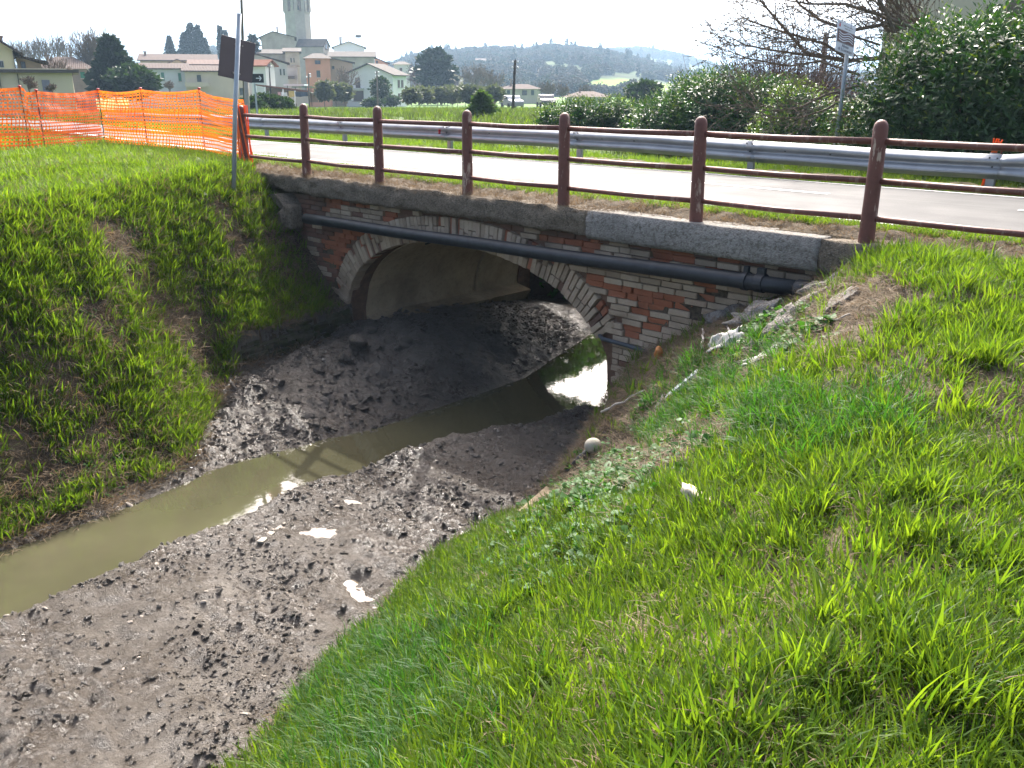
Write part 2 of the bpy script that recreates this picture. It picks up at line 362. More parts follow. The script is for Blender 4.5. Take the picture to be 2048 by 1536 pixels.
# ------------------------------------------------------------------ bridge
AX, AA, ZS, AB, AN = -1.80, 2.57, -2.18, 1.50, 2.25      # arch centre, half span, springing, rise, exponent
def arch(th, off=0.0):                                    # point on the intrados, pushed outward by off
    c, s = math.cos(th), math.sin(th); e = 2/AN
    x = AA*math.copysign(abs(c)**e, c); z = AB*abs(s)**e
    h = 1e-3; c2, s2 = math.cos(th+h), math.sin(th+h); x2 = AA*math.copysign(abs(c2)**e, c2); z2 = AB*abs(s2)**e
    t = Vector((x2-x, 0, z2-z)).normalized(); n = Vector((t.z, 0, -t.x))
    if th < 1e-6: n = Vector((1, 0, 0))
    return Vector((AX+x, 0, ZS+z))+n*off, n
def zin(x):
    r = abs((x-AX)/AA); return ZS+AB*(1-r**AN)**(1/AN) if r < 1 else None
m = NT('mortar_core'); a = m.noise(9, 5, .7, True); m.set(m.ramp(a, [(.3, (.10, .065, .045)), (.7, (.22, .135, .09))]), .95, 0, .1); m.bump(m.noise(60, 4, .7, True), .8, .02); MATS['mortar'] = m.m
def brickmat(name, stops, stain, bstr):
    m = NT(name); r = m.rnd(); a = m.noise(11, 5, .7); b = m.noise(70, 4, .7)
    col = m.ramp(m.math('ADD', m.math('MULTIPLY', r, .65), m.math('MULTIPLY', a, .35)), stops)
    col = m.mix(m.ramp(b, [(.5, 0.0), (.75, .5)]), col, stain)
    big = m.ramp(m.noise(1.6, 4, .6), [(.5, 0.0), (.7, .55)]); col = m.mix(big, col, (.10, .075, .055))
    m.set(col, .93, 0, .12); m.bump(m.math('ADD', b, m.math('MULTIPLY', a, .7)), bstr, .015); MATS[name] = m.m
brickmat('brick_pale', [(.1, (.28, .215, .15)), (.45, (.39, .305, .215)), (.75, (.44, .355, .255)), (.95, (.34, .22, .155))], (.19, .15, .12), .5)
brickmat('brick_red', [(.1, (.29, .105, .055)), (.5, (.37, .145, .078)), (.9, (.32, .13, .075))], (.22, .08, .045), 1.0)
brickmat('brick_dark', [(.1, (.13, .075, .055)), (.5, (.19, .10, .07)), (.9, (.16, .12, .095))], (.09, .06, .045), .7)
bridge = empty('bridge', (0, 0, 0), 0, 'old brick arch bridge with weathered pale and red bricks carrying the road', 'bridge')
FY = .10
# wall core with the arch opening, both faces, joined to the fill behind
def wallcore(y0, y1, name):
    xs = sorted(set(list(np.arange(-8.2, 5.4, .12))+[AX-AA-.005, AX+AA+.005])); b = MB()
    V = []; F = []
    for x in xs:
        zb = zin(x); zb = -3.1 if zb is None else zb+.03
        V += [(x, y0, zb), (x, y0, -.16), (x, y1, -.16), (x, y1, zb)]
    for i in range(len(xs)-1):
        a, c = 4*i, 4*i+4
        for k in range(4): F.append((a+k, c+k, c+(k+1) % 4, a+(k+1) % 4))
    F += [(0, 1, 2, 3), tuple(4*(len(xs)-1)+k for k in (3, 2, 1, 0))]
    return b.add(V, F).build(name, MATS['mortar'], bridge)
wallcore(FY, FY+.3, 'wall_core'); wallcore(BY-.3, BY, 'wall_core')
# vault
m = NT('vault_plaster'); a = m.noise(1.3, 5, .6); b = m.noise(14, 5, .7)
mp = m.new('ShaderNodeMapping'); mp.inputs['Scale'].default_value = (1, .5, 6); m.l.new(m.pos(), mp.inputs[0])
col = m.ramp(a, [(.3, (.22, .17, .115)), (.5, (.38, .30, .195)), (.7, (.50, .39, .25))]); col = m.mix(m.ramp(b, [(.5, 0.0), (.75, .6)]), col, (.14, .11, .085))
m.set(col, .85, 0, .2); m.bump(b, .5, .015); MATS['vault'] = m.m
def band(y0, y1, off, name, thick=.3):
    ths = np.linspace(0, math.pi, 61); V = []; F = []
    prof = [(AX+AA+off, -3.1)]+[((p := arch(t, off)[0]).x, p.z) for t in ths]+[(AX-AA-off, -3.1)]
    for x, z in prof: V += [(x, y0, z), (x, y1, z)]
    for i in range(len(prof)-1): F.append((2*i, 2*i+1, 2*i+3, 2*i+2))
    n0 = len(V)
    prof2 = [(AX+AA+off+thick, -3.1)]+[((p := arch(t, off+thick)[0]).x, min(p.z, -.2)) for t in ths]+[(AX-AA-off-thick, -3.1)]
    for x, z in prof2: V += [(x, y0, z), (x, y1, z)]
    for i in range(len(prof)-1): F += [(n0+2*i, n0+2*i+2, n0+2*i+3, n0+2*i+1), (2*i, 2*i+2, n0+2*i+2, n0+2*i), (2*i+1, n0+2*i+1, n0+2*i+3, 2*i+3)]
    o = MB().add(V, F).build(name, MATS['vault'], bridge); return o
band(FY+.31, .62, .012, 'vault_ring'); band(.62, 2.72, .05, 'vault'); band(2.72, 2.80, .085, 'vault_joint'); band(2.80, BY-.31, .03, 'vault')
# deck slab and fill seen from nowhere but closing the top
MB().box((-1.8, (FY+.05+4.85)/2, -.11), (9.6, 4.80-FY, .10)).build('deck_slab', MATS['vault'], bridge)
# bricks
def brick_meshes(kind, n, rough):
    out = []
    for k in range(n):
        bm = bmesh.new(); bmesh.ops.create_cube(bm, size=1)
        bmesh.ops.bevel(bm, geom=bm.edges[:], offset=.055, segments=1, affect='EDGES')
        R = random.Random(k*7+hash(kind) % 1)
        for v in bm.verts:
            v.co.x += R.uniform(-1, 1)*rough*.5; v.co.z += R.uniform(-1, 1)*rough; v.co.y += R.uniform(-1, 1)*rough*1.3
        me = bpy.data.meshes.new('brick'); bm.to_mesh(me); bm.free(); me.materials.append(MATS[kind]); out.append(me)
    return out
BM = {k: brick_meshes(k, 7, r) for k, r in (('brick_pale', .03), ('brick_red', .075), ('brick_dark', .05))}
RED = [(1132,480,26,10),(1085,478,12,7),(1187,488,20,17),(1331,503,26,10),(1322,521,29,8),(1372,512,26,9),(1457,512,18,7),(1486,532,18,7),(1187,553,15,13),(1246,556,10,6),(1387,567,30,9),(1249,582,26,12),(1316,597,53,18),(1416,591,38,14),(1340,611,35,15),(1272,625,15,7),(1316,648,26,8),(1275,664,30,11),(1249,647,12,9),(1214,572,14,7),(1395,626,18,18),
       (663,409,19,14),(781,437,19,14),(731,409,10,8),(696,401,8,8),(704,475,33,14),(671,491,25,20),(690,520,30,20)]
def proj(P):
    q = np.array(P)-CAM; a = q[0]*_e[0]+q[1]*_e[1]; u = q[0]*_n[0]+q[1]*_n[1]
    # components: right = along camera x, forward in plan
    r = q[0]*_e[0]+q[1]*_n[0]; f = q[0]*_e[1]+q[1]*_n[1]
    d = f*math.cos(PITCH)-q[2]*math.sin(PITCH); up = f*math.sin(PITCH)+q[2]*math.cos(PITCH)
    return CXP+FPX*r/d, CYP-FPX*up/d
def put_brick(kind, x, z, l, h, yf, depth=.16, rot=0.0, name='brick'):
    o = bpy.data.objects.new(name, random.choice(BM[kind])); COL.objects.link(o); o.parent = bridge
    o.scale = (l, depth, h); o.location = (x, yf+depth/2, z); o.rotation_euler = (random.uniform(-.02, .02), rot, random.uniform(-.025, .025)); return o
ch = .0715; bl = .262; nb = 0
RING = .36; ARC = [arch(t)[0] for t in np.linspace(0, math.pi, 120)]; PE, NE = next(arch(t) for t in np.linspace(.01, 1.5, 600) if arch(t)[0].z > -1.47)
for r in range(34):
    z = -.335-r*ch
    if z < -2.42: break
    x = -5.75+(bl*.5 if r % 2 else 0)+random.uniform(-.02, .02)
    while x < 3.9:
        l = bl*random.choice([1, 1, 1, .52, .76, 1.0]); xc = x+l/2; x += l+.010
        # outside the ring?
        zi, pn = min(((math.hypot(xc-p.x, z-p.z), p) for p in ARC), key=lambda q: q[0])
        inside = (zin(xc) is not None and z < zin(xc)) and z > ZS or (abs(xc-AX) < AA and z <= ZS)
        if inside: continue
        if zi < RING+.03 and (xc < AX or ((xc-PE.x)*-NE.z+(z-PE.z)*NE.x) > .02): continue
        if z <= -1.40 and xc > AX and xc-l/2 < AX+AA+.02:
            nl = xc+l/2-(AX+AA+.02)
            if nl < .08: continue
            xc = AX+AA+.02+nl/2; l = nl
        g = ground_z(xc, -.12)
        if z < g-.16 or xc < -5.7: continue
        px, py = proj((xc, FY, z)); red = any(((px-a)/c)**2+((py-b)/d)**2 < 1.0 for a, b, c, d in RED)
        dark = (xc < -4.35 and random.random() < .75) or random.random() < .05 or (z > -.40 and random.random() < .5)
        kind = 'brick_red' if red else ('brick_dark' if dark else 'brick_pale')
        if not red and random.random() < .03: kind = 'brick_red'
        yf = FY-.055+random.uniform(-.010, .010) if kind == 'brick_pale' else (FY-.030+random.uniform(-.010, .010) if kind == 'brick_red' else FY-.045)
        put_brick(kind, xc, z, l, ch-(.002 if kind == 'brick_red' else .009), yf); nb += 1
# arch ring of bricks on edge
th = .0; step = .074; pts = [(t, arch(t)[0]) for t in np.linspace(0.0, math.pi, 1500)]
acc = 0; last = pts[0][1]; nxt = step/2
for t, p in pts[1:]:
    acc += (p-last).length; last = p
    if acc < nxt: continue
    nxt += step
    if p.z < -1.47 and p.x > AX: continue
    if p.z < -2.1: continue
    P, n = arch(t); ang = -math.atan2(n.z, n.x)
    worn = p.x < -.35
    sp = random.choice([(1,), (.64, .36), (.36, .64), (.64, .36), (.5, .5)]); o0 = 0
    for fr in sp:
        L = RING*fr; c = P+n*(o0+L/2); o0 += L
        if c.z > -.31: continue
        q = random.random(); kind = 'brick_pale' if q < (.86 if worn else .9) else ('brick_red' if q < .95 else 'brick_dark')
        yf = .035+random.uniform(-.008, .008)+(0 if kind == 'brick_pale' else .03)
        o = put_brick(kind, c.x, c.z, L-.008, step*1.03-(.003 if worn else .008), yf, .18, ang, 'voussoir')
        nb += 1
# slate impost band on the right abutment
m = flat('slate_band', (.055, .065, .075), .6, .25, 6)
b = MB(); b.tube([(.60, .06, -1.425), (.70, -.02, -1.43), (1.05, -.03, -1.435), (1.42, -.03, -1.46), (1.7, -.02, -1.49)], .026, 8); b.build('impost_band', m, bridge, smooth=True)
# coping: three cast lengths, the left ones buried under soil
def concrete(name, base, dark, pebble):
    m = NT(name); a = m.noise(2.6, 6, .7); b = m.noise(28, 5, .75); v = m.new('ShaderNodeTexVoronoi'); v.inputs['Scale'].default_value = 55; m.l.new(m.pos(), v.inputs[0])
    col = m.ramp(a, [(.3, [x*.6 for x in base]), (.65, base)]); col = m.mix(m.ramp(b, [(.46, 0.0), (.62, .85)]), col, dark)
    col = m.mix(m.ramp(v.outputs['Distance'], [(.12, pebble), (.3, 0.0)]), col, (.34, .31, .26))
    m.set(col, .92, 0, .15); m.bump(m.math('ADD', b, m.math('MULTIPLY', v.outputs['Distance'], -.8)), .9, .02); MATS[name] = m.m
concrete('coping_rough', (.21, .175, .13), (.075, .063, .046), .6); concrete('coping_clean', (.31, .295, .265), (.12, .108, .09), .15); concrete('rubble_concrete', (.27, .255, .23), (.12, .10, .08), .2)
def coping(x0, x1, zt, zb, y0, y1, mat, amp, seed):
    nx = max(3, int((x1-x0)/.05)); prof = []
    npf = 26
    for k in range(npf):
        t = k/npf*4
        c = [((y0, zb), (y1, zb)), ((y1, zb), (y1, zt)), ((y1, zt), (y0, zt)), ((y0, zt), (y0, zb))][int(t)]; f = t-int(t)
        prof.append((c[0][0]*(1-f)+c[1][0]*f, c[0][1]*(1-f)+c[1][1]*f))
    V = []; F = []
    for i in range(nx+1):
        x = x0+(x1-x0)*i/nx
        for k, (y, z) in enumerate(prof):
            nz = float(fbm(np.array(x*5+seed), np.array((y*1.7+z*2.3)*6+k*.0), seed, 4)); n2 = float(vn(np.array(x*17+seed), np.array((y-z)*17), seed+5))
            cy_, cz_ = (y0+y1)/2, (zt+zb)/2; ry, rz = y-cy_, z-cz_
            q = 1+amp*nz*1.6+amp*.5*n2-(.10 if abs(abs(ry)-(y1-y0)/2) < .03 and abs(abs(rz)-(zt-zb)/2) < .03 else 0)
            V.append((x+amp*.3*n2*(i in (0, nx)), cy_+ry*q, cz_+rz*q))
    for i in range(nx):
        for k in range(npf):
            a = i*npf+k; b = i*npf+(k+1) % npf; F.append((a, a+npf, b+npf, b))
    F += [tuple(range(npf)), tuple(nx*npf+k for k in range(npf-1, -1, -1))]
    MB().add(V, F).build('coping', MATS[mat], bridge, smooth=True)
coping(-7.4, -4.9, -.02, -.26, -.10, .30, 'coping_rough', .15, 3)
coping(-4.9, .50, .0, -.28, -.12, .30, 'coping_rough', .13, 9)
coping(.505, 3.22, .0, -.31, -.13, .30, 'coping_clean', .022, 14)
coping(3.225, 4.15, -.01, -.33, -.12, .30, 'coping_rough', .07, 22)
# mossy toe wall at the left abutment, laid in courses
m = NT('mossy_stone'); a = m.noise(6, 5, .7); r = m.rnd()
m.set(m.mix(m.ramp(a, [(.42, 0.0), (.62, .8)]), m.ramp(r, [(0, (.06, .055, .042)), (1, (.12, .11, .08))]), (.045, .055, .018)), .9, 0, .15); m.bump(m.noise(40, 4, .7), .8, .02); MATS['moss'] = m.m
toe = empty('toe_wall', (-4.3, 0, -2.9), 0, 'low mossy stone wall at the foot of the left bank beside the arch', 'wall')
p0 = Vector((-4.30, -.02, 0)); p1 = Vector((-3.86, -2.15, 0)); dr = (p1-p0).normalized(); nrm = Vector((dr.y, -dr.x, 0)); nrm = -nrm if nrm.x < 0 else nrm; LW = (p1-p0).length
TM = brick_meshes('brick_dark', 6, .05)
for q in TM: q.materials.clear(); q.materials.append(MATS['moss'])
MB().add([tuple(p0-nrm*.4+Vector((0, 0, z))) for z in (-3.0, -1.96)]+[tuple(p1-nrm*.4+Vector((0, 0, z))) for z in (-3.0, -2.06)]+[tuple(p0-nrm*.05+Vector((0, 0, z))) for z in (-3.0, -1.96)]+[tuple(p1-nrm*.05+Vector((0, 0, z))) for z in (-3.0, -2.06)],
         [(0, 1, 3, 2), (4, 6, 7, 5), (1, 5, 7, 3), (0, 2, 6, 4), (2, 3, 7, 6), (0, 4, 5, 1)]).build('wall_core', MATS['moss'], toe).matrix_parent_inverse = Matrix.Translation(toe.location).inverted()
for r in range(13):
    z = -1.90-r*.056+random.uniform(-.008, .008); s = random.uniform(-.15, 0)
    while s < LW:
        l = random.uniform(.2, .55); c = p0+dr*(s+l/2); s += l+.012
        if s > LW+.1: break
        if r == 0 and random.random() < .55 or r == 1 and random.random() < .2: continue
        o = bpy.data.objects.new('stone', random.choice(TM)); COL.objects.link(o); o.parent = toe
        o.location = c+nrm*random.uniform(-.05, .0)+Vector((0, 0, z-.13*(s/LW)*.6))-toe.location; o.scale = (l, .16, random.uniform(.042, .056)); o.rotation_euler = (0, random.uniform(-.02, .03), math.atan2(dr.y, dr.x)+random.uniform(-.04, .04))
# ------------------------------------------------------------------ railing
m = NT('rust_red_paint'); a = m.noise(7, 5, .7); b = m.noise(45, 5, .75)
mp = m.new('ShaderNodeMapping'); mp.inputs['Scale'].default_value = (14, 14, 3.2); m.l.new(m.pos(), mp.inputs[0]); pe = m.noise(1.0, 5, .7, vec=mp.outputs[0])
col = m.ramp(a, [(.3, (.092, .031, .022)), (.7, (.150, .056, .040))])
worn = m.math('MULTIPLY', m.ramp(pe, [(.56, 0.0), (.64, 1.0)]), m.attr('wear'))
col = m.mix(worn, col, (.38, .29, .22)); m.set(col, .55, 0, .4); m.bump(b, .25, .006); MATS['rail'] = m.m
railing = empty('railing', (0, 0, 0), 0, 'dark red painted railing with domed posts and three rails along the bridge', 'railing')
PXS = [-7.05, -5.25, -3.43, -1.62, 0.0, 1.79, 3.56, 5.36]; TOPZ = [1.0, 1.05, 1.04, 1.02, 1.02, 1.02, 1.03, 1.03]; LEAN = [-.01, .012, .0, .008, .0, -.006, .010, 0]
def setwear(o, w):
    at = o.data.attributes.new('wear', 'FLOAT', 'POINT'); at.data.foreach_set('value', np.full(len(o.data.vertices), w, np.float32))
for i, x in enumerate(PXS):
    zs = [-.12, .0, .35, .8, TOPZ[i]-.07, TOPZ[i]-.04, TOPZ[i]-.018, TOPZ[i]-.004, TOPZ[i]+.001]; rs = [.070, .069, .066, .063, .061, .056, .043, .023, .005]
    b = MB(); b.tube([(LEAN[i]*z, .012*math.sin(i)*z, z) for z in zs], rs, 20); o = b.build('post', MATS['rail'], railing, (x, .07, 0), True); setwear(o, [.8, .8, 1.0, 1.1, .9, .8, 1.4, .8][i])
for k, hz in enumerate((.85, .52, .20)):
    for i in range(len(PXS)-1):
        x0, x1 = PXS[i]+LEAN[i]*hz+.05, PXS[i+1]+LEAN[i+1]*hz-.05; dz = [.0, .012, -.008, .006, 0, .004, .0][i]
        b = MB(); b.tube([(x0, .07, hz+dz), ((x0+x1)/2, .07+random.uniform(-.006, .006), hz-.006), (x1, .07, hz+dz*.5)], 0.028 if k == 0 else .026, 12); o = b.build('rail', MATS['rail'], railing, smooth=True); setwear(o, .35)
# ------------------------------------------------------------------ black water pipe with its brackets
m = NT('black_pipe'); m.set(m.ramp(m.noise(9, 5, .6), [(.3, (.010, .012, .014)), (.7, (.026, .030, .034))]), .5, 0, .4); m.bump(m.noise(60, 3, .6), .12, .004); MATS['pipe'] = m.m
pipe = empty('water_pipe', (-5.5, -.14, -.68), 0, 'long black plastic pipe slung across the bridge face', 'pipe')
def rel(o, e): o.location = o.location-e.location if o.parent is e else o.location
A = atY(612, 437, -.14); B = atY(1592, 576, -.14); pp = [A+(B-A)*t+np.array([0, 0, -.012*math.sin(math.pi*t)+.004*math.sin(t*17)]) for t in np.linspace(0, 1, 15)]
b = MB(); b.tube([tuple(p) for p in pp], .078, 16, True); o = b.build('pipe_run', MATS['pipe'], pipe, smooth=True); o.location = -pipe.location
b = MB(); b.tube([tuple(pp[-1]+(pp[-1]-pp[-2])*t) for t in (0, .04, .2, .24)], [.078, .09, .09, .088], 16); b.tube([tuple(pp[-1]+(pp[-1]-pp[-2])*t+np.array([0, 0, -.005])) for t in (.2, .5)], [.06, .05], 12)
o = b.build('pipe_socket', MATS['pipe'], pipe, smooth=True); o.location = -pipe.location
for px in (1492, 1522):
    t = (px-612)/(1592-612); t = max(0, min(1, (atY(px, 560, -.14)[0]-A[0])/(B[0]-A[0]))); c = A+(B-A)*t
    b = MB(); wd = .05 if px == 1492 else .085
    n = 20; 
    for k in range(n):
        a0, a1 = 2*math.pi*k/n, 2*math.pi*(k+1)/n
        P = []
        for a_ in (a0, a1):
            for xx in (-wd/2, wd/2):
                for rr in (.079, .092): P.append((xx, rr*math.cos(a_), rr*math.sin(a_)))
        b.add(P, [(0, 1, 5, 4), (2, 6, 7, 3), (1, 3, 7, 5), (0, 4, 6, 2)])
    b.box((0, 0, .115), (wd*.9, .05, .055)); b.box((0, .10, 0), (wd*.8, .09, .03))
    o = b.build('pipe_clamp', MATS['pipe'], pipe, Vector(c)-pipe.location)
o = MB().tube([(0, .13, .02), (0, .10, .02), (0, .10, -.10), (0, -.02, -.11)], .012, 6).build('pipe_hanger', MATS['pipe'], pipe, Vector(A+(B-A)*.35)-pipe.location)
# ------------------------------------------------------------------ broken concrete drain outlet at the left end
out = empty('drain_outlet', (-5.75, -.25, -.62), 0, 'broken concrete drain outlet with dark hole at left end of bridge', 'drain outlet')
V = []; F = []; n = 22
for j, (rr, yy) in enumerate([(.155, .35), (.155, -.06), (.27, -.09), (.30, .0), (.30, .35)]):
    for k in range(n):
        a = 2*math.pi*k/n; w = 1+.10*math.sin(3*a+j)+.08*random.uniform(-1, 1)*(j in (2, 3)); brk = -.10 if (j in (1, 2) and -2.6 < a-math.pi < -1.0) else 0
        V.append((rr*w*math.cos(a)*1.15, yy-brk, rr*w*math.sin(a)))
for j in range(4):
    for k in range(n): F.append((j*n+k, j*n+(k+1) % n, (j+1)*n+(k+1) % n, (j+1)*n+k))
MB().add(V, F).build('collar', MATS['coping_rough'], out)
b = MB(); b.add([(.155*1.15*math.cos(a), .33, .155*math.sin(a)) for a in np.linspace(0, 2*math.pi, 16, endpoint=False)], [tuple(range(16))]); b.build('hole_dark_disc', MATS['pipe'], out)  # flat black disc across the bore stands in for the shade inside
b = MB(); b.box((.33, .12, -.0), (.26, .28, .36), Euler((0, .12, .1)).to_matrix(), .82); o = b.build('concrete_block', MATS['coping_rough'], out, bevel=.05)
b = MB(); b.box((.10, -.16, -.27), (.42, .26, .07), Euler((.35, .12, -.2)).to_matrix(), .8); b.build('broken_slab', MATS['rubble_concrete'], out, bevel=.02)
# ------------------------------------------------------------------ crash barrier beyond the road
m = NT('galvanised'); a = m.noise(3, 5, .6); col = m.ramp(a, [(.3, (.25, .265, .275)), (.7, (.36, .375, .385))])
rs = m.ramp(m.noise(11, 5, .7), [(.62, 0.0), (.75, .6)]); m.set(m.mix(rs, col, (.26, .23, .19)), .42, .65, .5); MATS['zinc'] = m.m
guard = empty('crash_barrier', (-4, 4.75, 0), 0, 'galvanised steel crash barrier on the far side of the road', 'crash barrier')
WPROF = [(.0, .155), (-.012, .150), (-.035, .118), (-.078, .100), (-.083, .085), (-.083, .062), (-.076, .046), (-.022, .018), (-.016, 0), (-.022, -.018), (-.076, -.046), (-.083, -.062), (-.083, -.085), (-.078, -.100), (-.035, -.118), (-.012, -.150), (.0, -.155)]
gxs = [-24, -20.8, -17.6, -14.3, -10.9, -7.25, -3.80, -.38, 3.0]
def gy_(x): return float(np.interp(x, [-24, -14, -7, 0, 3, 4.2], [4.75, 4.72, 4.70, 4.72, 4.86, 4.95]))
GZ = .405
def beam(x0, x1, flare=0):
    V = []; F = []; N = 14; K = len(WPROF)
    for i in range(N+1):
        t = i/N; x = x0+(x1-x0)*t; fl = 1+flare*sst(0, .7, np.array(t)); dep = 1-.6*bool(flare)*float(sst(0, .8, np.array(t))); bow = .10*float(sst(-1.5, 1.5, np.array(x)))
        for (dy, dz) in WPROF: V.append((x, gy_(x)+dy*dep-.0+.006*math.sin(x*1.7), GZ-.08*float(sst(-3.5, 3, np.array(x)))+dz*fl+.004*math.sin(x*2.3)))
    for i in range(N):
        for k in range(K-1): q = i*K+k; F.append((q, q+1, q+K+1, q+K))
    o = MB().add(V, F).build('beam', MATS['zinc'], guard, smooth=True); o.location = -guard.location
    s = o.modifiers.new('solid', 'SOLIDIFY'); s.thickness = .004; return o
for i in range(len(gxs)-1): beam(gxs[i]-.02, gxs[i+1]+.14)
beam(3.12, 4.15, .42)
for x in gxs[3:]:
    b = MB(); y = gy_(x)+.06
    for dx, wd, dy, dd in ((0, .10, 0, .006), (-.05, .006, .03, .06), (.05, .006, .03, .06)): b.box((x+dx, y+dy, .06), (wd, dd, .86))
    o = b.build('post', MATS['zinc'], guard); o.location = -guard.location
    b = MB(); b.box((x, y-.03, GZ-.05), (.07, .055, .16)); o = b.build('spacer', MATS['zinc'], guard); o.location = -guard.location
flat('bolt_dark', (.05, .05, .05), .6)
for x in gxs[4:]:
    for dx, dz in ((.0, .115), (.09, .112), (.03, -.0), (.62, .04), (1.3, .035)):
        o = MB().tube([(0, 0, 0), (0, -.016, 0)], .011, 8).build('bolt', MATS['bolt_dark'], guard, (x+dx-guard.location.x, -.004+gy_(x+dx)-(.068 if abs(dz) > .06 else .018 if abs(dz) < .02 else .05)-guard.location.y, GZ+dz-.08*float(sst(-3.5, 3, np.array(x+dx)))))
flat('red_reflector', (.45, .02, .03), .25, .1, spec=.7)
MB().box((0, 0, 0), (.012, .05, .085)).build('reflector', MATS['red_reflector'], guard, (-7.35-guard.location.x, 4.60-guard.location.y, GZ+.02))
# ------------------------------------------------------------------ orange safety net with stakes
m = NT('orange_net'); c = m.ramp(m.noise(2.4, 3, .5), [(.3, (.74, .105, .015)), (.7, (.82, .17, .018))]); m.set(c, .45, 0, .4); m.disp_translucent(m.mix(1.0, c, (1.0, 1.4, .6), 'MULTIPLY'), .38); MATS['net'] = m.m
flat('stake_rust', (.10, .045, .03), .8, .3, 20); flat('cap_red', (.55, .03, .03), .35, .1)
fence = empty('safety_fence', (-11.5, 0, 0), 0, 'orange plastic mesh safety fence on rusty capped stakes', 'safety fence')
ST = [(-10.4, -3.9, 1.2, 0), (-11.43, -1.83, 1.25, -.02), (-11.75, -1.46, 1.17, .0), (-13.54, .39, 1.24, .01), (-11.97, .63, 1.28, -.02), (-10.08, .91, 1.3, .02), (-7.16, .16, 1.02, 0)]
ORD = [(0, 1), (1, 2), (2, 3), (3, 4), (4, 5), (5, 6)]
def stake(name_parent, x, y, z0, h, lean):
    b = MB(); b.tube([(0, 0, -.2), (lean*h*.5, 0, h*.5), (lean*h, 0, h)], .010, 6); s = b.build('stake', MATS['stake_rust'], name_parent, Vector((x, y, z0))-name_parent.location)
    b = MB(); b.tube([(lean*h, 0, h-.05), (lean*h, 0, h-.012), (lean*h, 0, h-.012), (lean*h, 0, h+.006), (lean*h, 0, h+.012)], [.014, .016, .034, .032, .012], 10); b.build('stake_cap', MATS['cap_red'], s, smooth=True)
for (x, y, h, ln) in ST[:-1]: stake(fence, x, y, ground_z(x, y), h, ln)
for q, (i, j) in enumerate(ORD):
    a, b_ = ST[i], ST[j]; za = ground_z(a[0], a[1]); zb = ground_z(b_[0], b_[1]) if j < 6 else .0
    L = math.hypot(b_[0]-a[0], b_[1]-a[1]); nc = max(3, int(L/.088)); rows = 19
    ha = a[2]-.07; hb = b_[2]-(.07 if j < 6 else -.02)
    nx, ny = -(b_[1]-a[1])/L, (b_[0]-a[0])/L
    def P(u, v):                                    # u along, v up, both 0..1, with sag and ripples
        h = ha*(1-u)+hb*u; sag = .05*math.sin(math.pi*u)*(v**2); off = .035*math.sin(u*9+q)*math.sin(v*3+u*4)+.02*math.sin(v*23+u*5)+.012*math.sin(u*41)*v
        x = a[0]+(b_[0]-a[0])*u+nx*off+.0; y = a[1]+(b_[1]-a[1])*u+ny*off
        return (x, y, za*(1-u)+zb*u+.02+(h-sag)*v)
    M = MB(); solid = {0, 6, 12, 18}
    for r in range(rows):                           # horizontal strands; every sixth is a broad band
        v0 = r/(rows-1); w = .056 if r in solid else .026
        S = 2*nc
        ring = [P(k/S, min(1, v0)) for k in range(S+1)]; V = []
        for (x, y, z) in ring: V += [(x, y, z-w/2), (x, y, z+w/2)]
        M.add(V, [(2*k, 2*k+2, 2*k+3, 2*k+1) for k in range(S)])
    for c in range(nc+1):                           # vertical strands
        V = []; u = c/nc; du = .013/L
        for r in range(rows): V += [P(max(0, u-du), r/(rows-1)), P(min(1, u+du), r/(rows-1))]
        M.add(V, [(2*k, 2*k+1, 2*k+3, 2*k+2) for k in range(rows-1)])
    o = M.build('net_panel', MATS['net'], fence); o.location = -fence.location
b = MB()                                            # gathered end of the net round the first railing post
for k in range(7):
    a0 = k*.9; b.tube([(-7.06+.10*math.cos(a0), .07+.10*math.sin(a0), 1.0), (-7.05+.085*math.cos(a0+.4), .07+.09*math.sin(a0+.4), .6), (-7.0+.10*math.cos(a0+.8), .05+.1*math.sin(a0+.8), .22), (-6.86+.10*math.cos(a0+1), -.02+.08*math.sin(a0+1), -.03)], [.010, .013, .016, .02], 5)
o = b.build('net_bundle', MATS['net'], fence); o.location = -fence.location
# two spare stakes behind the barrier with a scrap of net
for x, y, h, ln, lab in ((2.98, 5.12, .95, .05, 'taller rusty stake with red cap behind the barrier by the hedge'), (2.92, 5.2, .84, .0, 'shorter rusty stake with red cap leaning behind the barrier by the hedge')):
    e_ = empty('rebar_stake', (x, y, ground_z(x, y)), 0, lab, 'stake', 'spare stakes behind the barrier'); stake(e_, x, y, ground_z(x, y), h, ln)
b = MB()
for k in range(9): b.tube([(2.93+.05*math.sin(k*2.1), 4.99+.02*k/9, .02), (2.95+.04*math.sin(k*1.3), 4.98, .22), (2.96+.03*math.cos(k), 5.0, .45), (3.0+.06*math.sin(k*3), 4.99, .62+.05*math.sin(k))], [.012, .016, .014, .010], 4)
prop(b.build('net_scrap', MATS['net']), 'scrap of orange net twisted round the stakes by the hedge', 'net')
